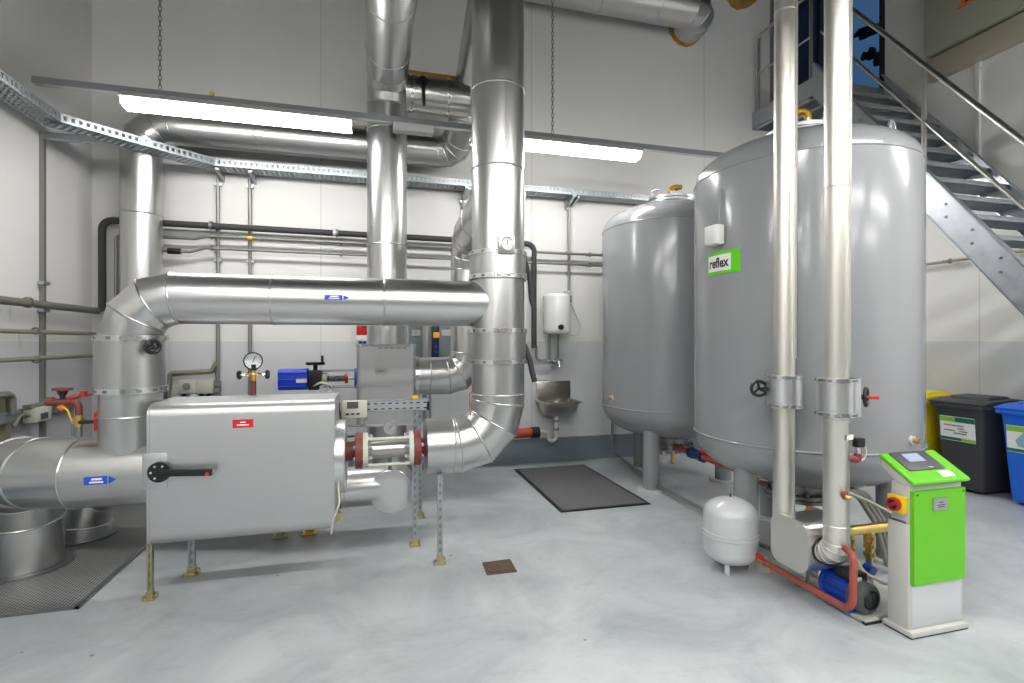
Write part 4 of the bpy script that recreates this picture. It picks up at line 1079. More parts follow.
# pipework under the tanks
t = thing('tank_drain_pipe', 'red pipe with blue valve running between the undersides of the tanks', 'pipe', (3.0, 4.0, .3))
pa, pb_ = at(676, 447, Y=4.72), at(734, 468, Y=3.62)
b = B().tube(route([(3.07, 4.86, .36), (pa.x, pa.y, pa.z), (pb_.x, pb_.y, pb_.z), (T2x, T2y + .2, .33)], .05, 4), .03, 16); b.make('tube', 'red_pipe', t, ang=60)
pm = pa.lerp(pb_, .42); dv = (pb_ - pa).normalized()
b = B().cyl(pm - dv * .11, pm + dv * .11, .045, n=16); b.cyl(pm - dv * .13, pm - dv * .09, .056, n=8); b.cyl(pm + dv * .09, pm + dv * .13, .056, n=8); b.make('valve_body', mat('valve_navy', '#26355c', .4), t)
B().box(pm + dv * .17 + Vector((0, 0, .05)), (.05, .12, .025)).make('valve_handle', 'red', t, bevel=.005)
for (dx, m_) in ((-.16, 'foot'), (-.06, 'brass')):
    b = B().cyl((3.06 + dx, 4.72, .26), (3.06 + dx, 4.72, .36), .018, n=12); b.sphere((3.06 + dx, 4.72, .25), .03, 8); o = b.make('drain_cock', m_, T1)
b = B().tube(route([(T2x - .12, T2y - .22, .33), (T2x - .12, T2y - .27, .30), (T2x - .02, T2y - .28, .27), (T2x + .0, T2y - .30, .2)], .04, 4), .026, 12); b.cyl((T2x - .25, T2y - .27, .31), (T2x + .1, T2y - .27, .31), .022, n=12); b.cyl((T2x - .18, T2y - .27, .33), (T2x - .10, T2y - .27, .30), .04, n=8); b.make('brass_tap', 'brass', T2)
t = thing('drain_tube', 'thin brass-ended pipe above the small pale vessel under the front tank', 'pipe', (2.45, 2.93, .6))
pa = at(756, 474, Y=2.93); b = B().tube([(pa.x, pa.y, pa.z), (pa.x + .28, pa.y + .02, pa.z - .03)], .014, 10); b.make('tube', 'conduit', t); B().cyl((pa.x, pa.y, pa.z), (pa.x + .04, pa.y + .003, pa.z - .004), .022, n=8).make('union_nut', 'brass', t)

# ================================================================== TWIN RISERS IN FRONT OF THE TANK
p5, p6 = (2.408, 2.582), (2.436, 2.246)
R5 = .061; R6 = .063
t = thing('pale_riser', 'slim pale clad pipe before the front tank, ending on the insulated box', 'pipe', (p5[0], p5[1], .4))
top5 = at(787, 0, Y=p5[1]); tx = p5[0] + .02
clad(t, [(p5[0] - .005, p5[1], .40), (p5[0] + .02, p5[1], 6.88)], R5, m='pale', n=40, beads=[((p5[0] + .008, p5[1], 2.31), (0, 0, 1)), ((p5[0] + .008, p5[1], 3.5), (0, 0, 1))], bead=.003,
     seam=((p5[0], p5[1], 1.4), (p5[0] + .015, p5[1], 4.0), (.5, -1, 0)))
z0_, z1_ = at(785, 407, Y=p5[1]).z, at(785, 375, Y=p5[1]).z
b = B().cyl((p5[0], p5[1], z0_), (p5[0], p5[1], z1_), .098, n=48); b.make('valve_jacket', 'bright', t)
strap(t, (p5[0], p5[1], z0_ + .012), (0, 0, 1), .098, .022); strap(t, (p5[0], p5[1], z1_ - .012), (0, 0, 1), .098, .022)
B().cyl((p5[0] - .09, p5[1] + .03, (z0_ + z1_) / 2 + .01), (p5[0] - .13, p5[1] + .04, (z0_ + z1_) / 2 + .01), .014, n=10).make('valve_stem', 'black', t)
wheel(t, (p5[0] - .105, p5[1] + .09, (z0_ + z1_) / 2 + .01), (-.5, -1, 0), .045, tr=.010)

t = thing('pale_riser', 'slim pale clad pipe before the front tank, with black and red handwheel', 'pipe', (p6[0], p6[1], .33))
zN = .33
pth = route([(p6[0] + .0, 2.42, zN), (p6[0], p6[1], zN), (p6[0] + .02, p6[1], 6.88)], [0, .075, 0], 4)
clad(t, pth, R6, m='pale', n=40, beads=[((p6[0] + .008, p6[1], 2.34), (0, 0, 1)), ((p6[0], p6[1], .50), (0, 0, 1)), ((p6[0] + .003, p6[1], 1.07), (0, 0, 1))], bead=.0035,
     seam=((p6[0], p6[1], 1.35), (p6[0] + .018, p6[1], 4.0), (.4, -1, 0)))
z0_, z1_ = at(832, 416, Y=p6[1]).z, at(832, 378, Y=p6[1]).z
b = B().cyl((p6[0], p6[1], z0_), (p6[0], p6[1], z1_), .090, n=48); b.box((p6[0] + .045, p6[1] - .0, (z0_ + z1_) / 2), (.085, .15, z1_ - z0_)); b.make('valve_jacket', 'bright', t)
strap(t, (p6[0], p6[1], z0_ + .012), (0, 0, 1), .091, .022); strap(t, (p6[0], p6[1], z1_ - .012), (0, 0, 1), .091, .022)
zw = (z0_ + z1_) / 2
B().cyl((p6[0] + .09, p6[1] - .03, zw), (p6[0] + .15, p6[1] - .05, zw), .015, n=12).make('valve_stem', 'black', t)
wheel(t, (p6[0] + .15, p6[1] - .05, zw), (.55, -.85, 0), .048, tr=.009); B().cyl((p6[0] + .145, p6[1] - .055, zw), (p6[0] + .185, p6[1] - .095, zw), .009, n=8).make('red_pin', 'red', t)
p = at(858, 460, Y=p6[1] - .05)
b = B().tube(route([(p6[0] + .025, p6[1] - .045, p.z + .015), (p.x, p6[1] - .05, p.z), (p.x + .0, p6[1] - .05, p.z + .035)], .012, 3), .019, 12); b.make('red_stub', 'red_iron', t)
b = B().cyl((p.x + .005, p6[1] - .05, p.z + .015), (p.x + .005, p6[1] - .05, p.z + .075), .015, n=12); b.make('sensor_body', 'chrome', t)
b = B().box((p.x + .005, p6[1] - .05, p.z + .095), (.05, .04, .05)); b.make('sensor_plug', 'black', t, bevel=.006)
b = B().tube(route([(p.x + .025, p6[1] - .05, p.z + .085), (p.x + .06, p6[1] - .05, p.z + .06), (p.x + .04, p6[1] - .05, p.z - .02), (p.x - .05, p6[1] - .04, p.z + .03)], .03, 4), .005, 8); b.make('sensor_lead', 'cable', t)
p = at(846, 497, Y=p6[1] - .09)
B().cyl((p6[0] + .01, p6[1] - .045, p.z + .006), (p.x - .005, p6[1] - .088, p.z), .017, n=12).make('red_stub', 'red_iron', t)
B().cyl((p.x - .008, p6[1] - .088, p.z), (p.x + .02, p6[1] - .097, p.z - .003), .012, n=12).make('bleed_screw', 'brass', t)
p = at(839, 438, Y=p6[1] - .06)
B().box((p6[0] + .025, p6[1] - .064, p.z), (.06, .006, .026), Matrix.Rotation(.3, 3, 'Z')).make('paper_tag', 'label_white', t)

# insulated box
t = thing('insulated_box', 'bright sheet box with rounded corners under the two slim pale pipes', 'casing', (2.46, 2.46, .19))
pr = rounded_poly(.27, .285, .07, 7)
b = B().prism([(2.345, 2.465 + y, zN + z) for y, z in pr], (.29, 0, 0)); b.make('casing_shell', 'bright', t, ang=40)
b = B().prism([(2.328, 2.465 + y * 1.02, zN + z * 1.02) for y, z in pr], (.016, 0, 0)); b.make('end_plate', 'pale', t, ang=40)
b = B().cyl((p6[0], 2.335, zN), (p6[0], 2.322, zN), .074, n=32); b.make('pipe_rosette', 'black', t)
b = B().cyl((2.56, 2.54, .02), (2.56, 2.54, .22), .022, n=16); b.make('foot_post', 'steel', t)
B().box((2.625, 2.44, zN + .02), (.012, .22, .24)).make('end_plate', 'zinc', t, bevel=.003)

# small vessel
vx, vy, vr = 2.275, 2.90, .172
t = thing('expansion_vessel', 'small pale grey expansion vessel on the floor before the front tank', 'vessel', (vx, vy, 0))
z0_, z1_ = .038, .472
prof = [(0, z0_)] + [(vr * math.sin(PI / 2 * k / 8), z0_ + .09 * (1 - math.cos(PI / 2 * k / 8))) for k in range(1, 9)] + [(vr, z1_ - .11)] + [(vr * math.cos(PI / 2 * k / 8), z1_ - .11 + .11 * math.sin(PI / 2 * k / 8)) for k in range(1, 8)] + [(0, z1_)]
B().lathe(prof, (vx, vy, 0)).make('shell', 'vessel', t, ang=60)
zm = at(733, 538, Y=vy - .1).z
B().lathe([(vr - .002, zm - .018), (vr + .007, zm - .014), (vr + .003, zm), (vr + .007, zm + .014), (vr - .002, zm + .018)], (vx, vy, 0)).make('waist_band', 'vessel', t)
for k in range(3):
    a = -2.4 + k * 2 * PI / 3; lx, ly = vx + .12 * math.cos(a), vy + .12 * math.sin(a)
    B().box((lx, ly, .04), (.03, .012, .08), Matrix.Rotation(a + PI / 2, 3, 'Z')).make('leg', 'vessel', t, bevel=.002)
B().cyl((vx, vy, z1_ - .01), (vx, vy, z1_ + .02), .006, n=8).make('valve_pin', 'black', t)

# red pipe from vessel to riser
va = Vector((vx + .085, vy - .160, .115))
pd = Vector((2.39, 2.105, .10)); pu = Vector((2.405, 2.11, .39))
t = thing('vessel_pipe', 'red pipe running low from the small vessel to the slim riser', 'pipe', va)
pth = route([va, va.lerp(pd, .98) , pd, pu, Vector((p6[0], p6[1] - .02, .395))], [0, 0, .055, .05, 0], 6)
pth = route([va, pd, pu, Vector((p6[0] + .005, p6[1] - .02, .40))], [0, .06, .05, 0], 6)
B().tube(pth, .0185, 16).make('tube', 'red_pipe', t, ang=60)
dv = (pd - va).normalized()
b = B().cyl(va - dv * .03, va + dv * .05, .024, n=8); b.make('union_nut', 'brass', t)
B().box(va + dv * .03 + Vector((-.02, -.0, .03)), (.02, .05, .03)).make('cock_handle', 'red', t, bevel=.005)
B().cyl(va + dv * .07, va + dv * .07 + Vector((.0, -.01, -.05)), .010, n=8).make('drain_nipple', 'brass', t)
va0 = va - dv * .03; B().cyl((va0.x, va0.y, va0.z), (vx + .05, vy - .08, .118), .026, n=12).make('vessel_nozzle', 'vessel', t)

# ================================================================== PUMP SKID AND CONTROL UNIT
ux0, ux1, uy0, uy1 = 2.61, 2.985, 1.985, 2.095
t = thing('control_unit', 'lime green and grey control unit with sloping display head', 'control unit', ((ux0 + ux1) / 2, 2.06, 0))
b = B().box2((ux0 - .008, uy0 - .025, .008), (ux1 + .008, uy1 + .02, .035)); b.make('base_plate', 'body', t, bevel=.004)
B().box2((ux0 - .004, uy0 - .02, 0), (ux1 + .004, uy1 + .015, .009)).make('base_seal', 'black', t)
b = B().box2((ux0, uy0, .03), (ux1, uy1, .57)); b.make('body', 'body', t, bevel=.006)
b = B().box2((ux0 + .02, uy0 - .004, .05), (ux1 - .02, uy0 + .004, .26)); b.make('plinth_panel', mat('panel_pale', '#c9ccd0', .45), t, bevel=.002)
b = B().box2((ux0 + .012, uy0, .57), (ux1 - .01, uy1 - .01, .775)); b.make('terminal_section', 'body', t, bevel=.006)
B().box2((ux0 + .004, uy0 + .02, .568), (ux0 + .05, uy1 - .004, .577)).make('gland_strip', 'motor_grey', t)
b = B().box2((ux0 + .010, uy0 - .022, .268), (ux1 - .016, uy0, .742)); b.m(1)
for (x, z) in ((ux0 + .03, .725), (ux1 - .03, .725)): b.cyl((x, uy0 - .0215, z), (x, uy0 - .0235, z), .006, n=10)
dr = b.make('door', ['green', 'black'], t)
mod = dr.modifiers.new('bevel', 'BEVEL'); mod.width = .009; mod.segments = 3; mod.limit_method = 'ANGLE'
px = at(940, 504, Y=uy0 - .025)
b = B().box((px.x + .003, uy0 - .024, px.z), (.098, .008, .062)); b.m(1)
for k, w in ((.010, .03), (-.004, .055), (-.014, .045)): b.box((px.x + .003, uy0 - .0286, px.z + k), (w, .001, .004))
b.make('rating_plate', ['clad', 'ink'], t)
# sloping head
hf, hb_ = uy0 - .04, 2.135
sl0, sl1 = .790, .905
A_, C_ = Vector((0, hf, sl0)), Vector((0, hb_, sl1)); dslope = (C_ - A_).normalized(); nsl = Vector((0, -dslope.z, dslope.y))
def head_prism(b, inset, n0, n1, x0, x1, s0=0, s1=0):
    a, c = A_ + dslope * s0, C_ - dslope * s1
    b.prism([(x0, *(a + nsl * n0).yz), (x0, *(c + nsl * n0).yz), (x0, *(c + nsl * n1).yz), (x0, *(a + nsl * n1).yz)], (x1 - x0, 0, 0))
b = B(); head_prism(b, 0, -.024, 0, ux0 - .004, ux1 + .004); hd_ = b.make('head_cover', 'green', t); md = hd_.modifiers.new('bevel', 'BEVEL'); md.width = .011; md.segments = 3; md.limit_method = 'ANGLE'
b = B()
lo = [A_ + dslope * .010 - nsl * .02, C_ - dslope * .010 - nsl * .02, C_ - dslope * .035 - nsl * .062, A_ + dslope * .08 - nsl * .075, A_ + dslope * .035 - nsl * .055]
b.prism([(ux0 + .006, p_.y, p_.z) for p_ in lo], (ux1 - ux0, 0, 0)); b.make('head_body', 'body', t, bevel=.006)
Ls = (C_ - A_).length
b = B(); head_prism(b, 0, -.001, .006, ux0 + .045, ux1 - .085, Ls * .36, Ls * .04); b.make('display_panel', 'panel', t, bevel=.002)
b = B(); head_prism(b, 0, .005, .0075, ux0 + .11, ux0 + .22, Ls * .62, Ls * .12); b.make('screen', 'screen', t)
cpt = A_ + dslope * (Ls * .41) + nsl * .007; B().cyl((ux0 + .20, cpt.y, cpt.z), (ux0 + .20, cpt.y - .0, cpt.z + .003), .012, n=12).make('key', 'foot', t)
b = B(); head_prism(b, 0, -.001, .002, ux0 + .215, ux0 + .30, Ls * .12, Ls * .70); b.make('data_sticker', 'label_white', t)
# rotary switch on the flank
zs = at(903, 505, X=ux0).z; ysw = uy0 + .052
b = B().box((ux0 - .004, ysw, zs - .0), (.034, .085, .085)); b.make('switch_plate', 'sw_yellow', t, bevel=.003)
b = B().lathe([(0, 0), (.034, 0), (.034, .018), (.026, .022), (.024, .012), (0, .012)], (ux0 - .02, ysw, zs), (-1, 0, 0), 24); b.bar((ux0 - .036, ysw - .024, zs + .016), (ux0 - .036, ysw + .024, zs - .016), .016, .014, (-1, 0, 0)); b.m(1); b.cyl((ux0 - .031, ysw, zs), (ux0 - .033, ysw, zs), .024, n=20); b.make('switch_knob', ['knob', 'ink'], t)

t = thing('pump_skid', 'grey base plate carrying blue pump beside the green control unit', 'base plate', (2.72, 2.4, 0))
B().box2((2.505, 2.13, .004), (2.605, 2.62, .02)).make('plate', 'body', t, bevel=.003)
B().box2((2.503, 2.125, 0), (2.607, 2.15, .014)).make('edge_seal', 'black', t)
B().box2((2.605, 2.16, 0), (3.0, 2.9, .02)).make('plate_extension', 'body', t, bevel=.003)
mxp, mz = 2.563, .112
t = thing('pump_motor', 'blue electric pump motor with dark grey fan cover on the base plate', 'pump', (mxp, 2.22, .02))
dm = Vector((.05, -1, 0)).normalized()
m0 = Vector((mxp - .005, 2.40, mz)); mF = m0 + dm * .25
b = B().cyl(m0, m0 + dm * .165, .072, n=32)
sd = dm.cross(Vector((0, 0, 1)))
for i in range(22):
    a = 2 * PI * i / 22; o = sd * math.cos(a) + Vector((0, 0, 1)) * math.sin(a)
    b.bar(m0 + o * .075 + dm * .02, m0 + o * .075 + dm * .155, .004, .014, o)
b.make('motor_body', 'blue_motor', t)
B().cyl(m0 - dm * .005, m0 + dm * .02, .082, n=32).make('end_shield', 'blue_motor', t)
b = B().lathe([(.080, 0), (.083, .01), (.083, .068), (.074, .082), (.052, .086), (0, .086)], m0 + dm * .16, dm, 32); b.make('fan_cover', 'motor_grey', t)
b = B(); fc_ = m0 + dm * .2475
for k in (.014, .028, .042, .05): b.ring(fc_, dm, k, .0035, 24, 5)
b.make('fan_grille', 'black', t)
bx_ = m0 + dm * .13 + Vector((.0, 0, .092)); B().box(bx_, (.10, .12, .045)).make('terminal_cover', 'black', t, bevel=.006)
B().box(bx_ + Vector((-.02, -.062, -.004)), (.05, .004, .022)).make('rating_plate', 'foot', t)
b = B().box((mxp, 2.30, .030), (.15, .17, .020)); b.box((mxp - .03, 2.30, .05), (.03, .13, .03)); b.box((mxp + .03, 2.30, .05), (.03, .13, .03)); b.make('motor_feet', 'blue_motor', t, bevel=.003)
b = B().lathe([(.0, 0), (.055, .0), (.075, .02), (.075, .07), (.05, .09), (.03, .12), (0, .12)], m0 - dm * .0 + Vector((0, .0, 0)), -dm, 28); b.make('pump_casing', 'stainless', t)
B().box((mxp + .045, 2.215, mz + .068), (.03, .03, .002)).make('sticker', 'label_white', t)

t = thing('brass_manifold', 'brass manifold pipe with two drop valves behind the green control unit', 'manifold', (2.75, 2.42, .36))
yb_ = 2.44; zb_ = .365
B().cyl((2.62, yb_, zb_), (2.70, yb_, zb_), .032, n=16).make('red_nipple', 'red_iron', t)
b = B().cyl((2.695, yb_, zb_), (3.05, yb_, zb_), .029, n=20); b.cyl((2.69, yb_, zb_), (2.72, yb_, zb_), .036, n=8); b.make('header', 'brass', t)
for x in (2.745, 2.90):
    b = B().cyl((x, yb_, zb_), (x, yb_, zb_ - .18), .022, n=14)
    for k in (.05, .10, .15): b.cyl((x, yb_, zb_ - k - .015), (x, yb_, zb_ - k + .01), .032, n=8)
    b.sphere((x, yb_, zb_ - .075), .033, 8); b.make('drop_valve', 'brass', t)
B().cyl((2.745, yb_, .02), (2.745, yb_, .2), .02, n=12).make('drop_tube', 'stainless', t)
B().cyl((2.90, yb_, .02), (2.90, yb_, .2), .02, n=12).make('drop_tube', 'stainless', t)
b = B().cyl((2.82, yb_ - .04, .16), (2.82, yb_ - .09, .15), .03, n=14); b.make('blue_cap', 'blue_motor', t)
t = thing('flexible_hoses', 'bundle of grey braided hoses sloping down behind the slim riser', 'hose', (2.75, 2.6, .3))
for (dx, r_) in ((.31, .018), (.35, .016), (.385, .014)):
    B().tube(route([(2.58 + dx, 2.62, .55), (2.68 + dx, 2.60, .52), (2.80 + dx, 2.58, .34), (2.87 + dx, 2.55, .06)], .12, 5), r_, 12).make('hose', 'hose', t, ang=60)
B().tube(route([(2.80, 2.55, .58), (2.86, 2.40, .54), (2.97, 2.16, .44)], .1, 4), .010, 10).make('tube', 'cable', t, ang=60)
B().tube(route([(2.60, 2.30, .32), (2.62, 2.24, .22), (2.72, 2.20, .16), (2.9, 2.20, .16)], .08, 5), .009, 10).make('cable', 'cable', t, ang=60)

# ================================================================== WASTE BINS
def bin_(y0, y1, m, label, stick):
    x0, x1 = 5.62, 6.14
    yc = (y0 + y1) / 2; w = y1 - y0
    t = thing('waste_bin', label, 'waste bin', ((x0 + x1) / 2, yc, 0), 'wheeled bins')
    b = B(); rings = []
    for (z, ins, fx) in ((.03, .045, .07), (.10, .040, .062), (.80, .005, .006), (.86, 0, 0)):
        a0, a1 = x0 + fx, x1 - ins * .6; r_ = .04
        rings.append([(((a0 + a1) / 2) + px, yc + py, z) for px, py in rounded_poly(a1 - a0, w - 2 * ins - .03, r_, 4)])
    vl = [[b.bm.verts.new(q) for q in r_] for r_ in rings]; n = len(vl[0])
    for i in range(len(vl) - 1):
        for j in range(n): b.bm.faces.new((vl[i][j], vl[i][(j + 1) % n], vl[i + 1][(j + 1) % n], vl[i + 1][j]))
    b.bm.faces.new(vl[0]); b.bm.faces.new(vl[-1]); b.make('body', m, t, ang=40)
    b = B().box2((x0 - .03, y0, .835), (x1, y1, .875)); b.make('rim', m, t, bevel=.008)
    prl = [(x0 - .035, .878), (x0 - .035, .892), (x0 + .10, .918), (x1 - .06, .935), (x1 + .02, .92), (x1 + .02, .878)]
    b = B().prism([(x, y0 - .008, z) for x, z in prl], (0, w + .016, 0)); b.prism([(x0 + .14, y0 + .06, .92), (x0 + .17, y0 + .07, .945), (x1 - .10, y0 + .07, .955), (x1 - .06, y0 + .06, .93)], (0, w - .13, 0)); b.make('lid', m, t, bevel=.006)
    b = B().cyl((x1 + .04, y0 + .06, .90), (x1 + .04, y1 - .06, .90), .018, n=12); b.box((x1 + .015, y0 + .08, .90), (.06, .03, .04)); b.box((x1 + .015, y1 - .08, .90), (.06, .03, .04)); b.make('grip_bar', m, t)
    for yy in (y0 + .015, y1 - .055):
        b = B().cyl((x1 + .0, yy, .10), (x1 + .0, yy + .04, .10), .10, n=28); b.m(1); b.cyl((x1, yy - .003, .10), (x1, yy + .043, .10), .055, n=20); b.make('wheel', ['wheel', 'motor_grey'], t)
    B().cyl((x1, y0 + .02, .10), (x1, y1 - .02, .10), .012, n=10).make('axle', 'steel', t)
    # sticker on the sloping front
    def fp(yy, z, off):  # point on the front face
        return (x0 + .006 + (.80 - z) / .70 * .056 - off, yy, z)
    sy0, sy1, sz0, sz1 = stick
    b = B()
    def q4(ya, yb2, za_, zb2, off): b._faces([fp(ya, za_, off), fp(yb2, za_, off), fp(yb2, zb2, off), fp(ya, zb2, off)], [(0, 1, 2, 3)])
    q4(sy0, sy1, sz0, sz1, .004); H = sz1 - sz0; W = sy1 - sy0
    b.m(1); q4(sy0, sy1 - W * .45, sz1 - H * .22, sz1 - H * .02, .006); q4(sy0 + W * .4, sy1, sz0 + H * .02, sz0 + H * .14, .006)
    b.m(2); q4(sy1 - W * .45, sy1, sz1 - H * .22, sz1 - H * .02, .006); q4(sy0, sy0 + W * .4, sz0 + H * .02, sz0 + H * .14, .006)
    return t, b, q4, fp
t, b, q4, fp = bin_(3.55, 4.03, 'bin_black', 'black wheeled bin with a white text sticker, between yellow and blue bins', (3.64, 3.96, .50, .745))
b.m(3)
for (z, y0, y1) in ((.655, 3.74, 3.93), (.628, 3.74, 3.80), (.602, 3.71, 3.79), (.602, 3.82, 3.92), (.578, 3.72, 3.84)):
    k = y0
    while k < y1 - .006:
        w_ = .006 + .006 * random.random(); q4(k, k + w_, z - .006, z + .006, .0065); k += w_ + .0035
b.make('sticker', ['label_white', 'label_teal', 'label_lime', 'ink'], t)
t, b, q4, fp = bin_(2.97, 3.45, 'bin_blue', 'blue wheeled bin nearest the viewer', (3.05, 3.385, .49, .735))
b.m(3)
pts = [(3.20, .53), (3.30, .55), (3.32, .60), (3.27, .66), (3.24, .70), (3.19, .66), (3.17, .60)]
b._faces([fp(y, z, .0065) for y, z in pts], [tuple(range(len(pts)))])
b.make('sticker', ['label_white', 'label_teal', 'label_lime', mat('picture_grey_blue', '#8fb2c6', .5)], t)
t, b, q4, fp = bin_(4.11, 4.59, 'bin_yellow', 'yellow wheeled bin peeping out behind the front tank', (4.19, 4.50, .50, .745))
b.m(3)
for (yy, zz, s) in ((4.28, .62, .05), (4.33, .60, .04), (4.25, .65, .035)):
    pts = [(yy + s * math.cos(k * PI / 4), zz + s * .9 * math.sin(k * PI / 4)) for k in range(8)]
    b._faces([fp(y, z, .0065 + .0005 * s * 10) for y, z in pts], [tuple(range(8))])
b.make('sticker', ['label_white', 'label_teal', 'label_lime', 'label_blue'], t)

# ================================================================== STAIRS
SX0, SX1 = 5.10, 6.22
slope = 1.32
def zup(y): return 2.568 + slope * (3.29 - y) * -1   # upper stringer edge: rises with y
ytop = 5.03
def su(y): return 2.568 + slope * (y - 3.29)
t = thing('steel_staircase', 'steep galvanised steel staircase with open treads climbing to the landing', 'staircase', ((SX0 + SX1) / 2, 3.2, 0))
ybot = 3.29 - 2.568 / slope
for (x, s) in ((SX0, 1), (SX1, -1)):
    vh = .40
    b = B()
    b.prism([(x, ybot, 0), (x, ybot + .303, 0), (x, ytop, su(ytop) - vh), (x, ytop, su(ytop))], (.008 * s, 0, 0))
    # channel flanges
    d_ = Vector((0, 1, slope)).normalized()
    for off in (0, -vh):
        a = Vector((x + .03 * s, ybot - (off / slope if off else 0), 0.0)); c = Vector((x + .03 * s, ytop, su(ytop) + off))
        b.bar(a, c, .06, .010, (0, -slope, 1))
    st_ = b.make('stringer', 'stair', t)
    if x == SX0:
        bb = B()
        for i in range(16):
            yy = 1.6 + i * .215
            for k in (-.12, -.24): bb.cyl((x - .012, yy, su(yy) + k), (x + .0, yy, su(yy) + k), .012, n=6)
        bb.make('bolts', 'steel', st_)
NT = 21; rise = 4.62 / NT
for i in range(1, NT):
    z = i * rise; y = ybot + (z + .05) / slope
    b = B()
    x0, x1 = SX0 + .012, SX1 - .012
    b.box2((x0, y - .02, z - .035), (x1, y - .012, z + .004)); b.box2((x0, y + .235, z - .035), (x1, y + .241, z + .004))
    b.box2((x0, y - .02, z - .055), (x0 + .006, y + .24, z + .004)); b.box2((x1 - .006, y - .02, z - .055), (x1, y + .24, z + .004))
    for k in range(1, 8): b.box2((x0, y - .02 + k * .032, z - .03), (x1, y - .017 + k * .032, z))
    for k in range(1, 28): xx = x0 + (x1 - x0) * k / 28; b.box2((xx, y - .015, z - .008), (xx + .003, y + .24, z))
    b.box2((x0, y - .025, z - .004), (x1, y + .03, z + .006))
    b.make('tread', 'stair', t)
# landing
ZLd = 4.66
t = thing('stair_landing', 'steel landing platform at the stair head in the room corner', 'landing', (5.7, 5.55, ZLd))
b = B()
for (a, c) in (((SX0, ytop, ZLd - .20), (SX0 + .01, YB - .002, ZLd + .03)), ((SX0, ytop, ZLd - .20), (XR - .01, ytop + .01, ZLd + .03)), ((SX0, YB - .02, ZLd - .20), (XR - .01, YB - .004, ZLd))):
    b.box2(a, c)
b.box2((SX0, ytop, ZLd - .20), (SX0 + .07, YB - .004, ZLd - .19)); b.box2((SX0, ytop, ZLd + .02), (SX0 + .07, YB - .004, ZLd + .03)); b.box2((SX0, ytop, ZLd - .20), (XR - .01, ytop + .07, ZLd - .19))
for x in (5.5, 5.9): b.box2((x, ytop, ZLd - .14), (x + .06, YB - .01, ZLd - .03))
b.make('frame', 'stair', t)
b = B().box2((SX0 + .01, ytop + .01, ZLd - .03), (XR - .01, YB - .01, ZLd)); b.make('deck_plate', 'steel', t)
# handrails
t = thing('stair_handrail', 'tubular galvanised handrail with mid rail along the open side of the staircase', 'handrail', (SX0, 3.3, 1.0))
hx_ = SX0 + .03
b = B().tube([(hx_, 1.5, su(1.5) + 1.0), (hx_, ytop - .1, su(ytop - .1) + 1.0), (hx_, ytop + .12, su(ytop) + 1.0)], .024, 16); b.make('top_rail', 'rail', t, ang=60)
b = B().tube([(hx_, 1.5, su(1.5) + .46), (hx_, ytop - .1, su(ytop - .1) + .46)], .018, 14); b.make('mid_rail', 'rail', t, ang=60)
for y in (3.75, 2.35, 1.6):
    if su(y) < .2: continue
    B().cyl((hx_, y, su(y) - .2), (hx_, y, su(y) + 1.0), .022, n=14).make('post', 'rail', t)
t = thing('landing_railing', 'thin tubular railing along the open edge of the landing', 'railing', (SX0, 5.5, ZLd))
b = B().tube(route([(SX0 + .03, YB - .09, ZLd - .15), (SX0 + .03, YB - .09, ZLd + 1.08), (SX0 + .03, ytop + .05, ZLd + 1.08), (SX0 + .03, ytop + .05, ZLd - .1)], .06, 5), .020, 12); b.make('loop_rail', 'rail', t, ang=60)
B().tube([(SX0 + .03, YB - .09, ZLd + .55), (SX0 + .03, ytop + .05, ZLd + .55)], .014, 10).make('mid_rail', 'rail', t, ang=60)

# big sage panel high on the stair wall
p = at(925, 58, X=6.14)
t = thing('high_cabinet', 'large sage grey cabinet high on the wall above the staircase', 'cabinet', (6.2, p.y - .9, p.z))
b = B().box2((6.12, p.y - 2.2, p.z + .0), (XR, p.y, p.z + .85)); b.make('housing', 'sage', t, bevel=.012)
B().box2((6.112, p.y - 2.18, p.z + .02), (6.12, p.y - .04, p.z + .83)).make('door', 'sage', t, bevel=.003)
q = at(968, 1, X=6.11)
b = B(); b.prism([(6.105, q.y + .10, q.z - .03), (6.105, q.y - .10, q.z - .03), (6.105, q.y, q.z + .15)], (.008, 0, 0)); b.m(1); b.prism([(6.1035, q.y + .03, q.z + .0), (6.1035, q.y - .03, q.z + .0), (6.1035, q.y, q.z + .07)], (.003, 0, 0)); b.make('warning_triangle', ['orange', 'ink'], t)
o = B().box2((6.17, p.y - 2.4, p.z - .27), (XR, p.y + .02, p.z - .02)).make('ledge', 'ledge', bevel=.02); tag(o, 'beige ledge beam under the sage grey cabinet', 'ledge')
t = thing('cable_duct', 'thin vertical cable duct on the stair wall below the beige ledge', 'conduit', (XR, 4.03, 3.2))
B().box2((XR - .03, 4.015, 3.0), (XR, 4.045, p.z - .27)).make('duct', 'white', t); B().box2((XR - .035, 4.005, p.z - .34), (XR, 4.055, p.z - .27)).make('duct_end', 'white', t)

# ================================================================== FLOOR ITEMS
MX0, MX1, MY0, MY1 = 1.572, 2.452, 4.22, 5.768
t = thing('floor_mat', 'dark grey ribbed floor mat before the steel sink', 'mat', ((MX0 + MX1) / 2, (MY0 + MY1) / 2, 0))
B().box2((MX0 + .03, MY0 + .03, 0), (MX1 - .03, MY1 - .03, .014)).make('pile', mat_carpet(), t, bevel=.003)
b = B(); b.box2((MX0, MY0, 0), (MX1, MY0 + .032, .011)); b.box2((MX0, MY1 - .032, 0), (MX1, MY1, .011)); b.box2((MX0, MY0 + .032, 0), (MX0 + .032, MY1 - .032, .011)); b.box2((MX1 - .032, MY0 + .032, 0), (MX1, MY1 - .032, .011)); b.make('rubber_edge', 'black', t, bevel=.002)
fa, fb, fc_, fd = at(482.5, 563.5, Z=0), at(510, 560, Z=0), at(517, 572, Z=0), at(487, 575.5, Z=0)
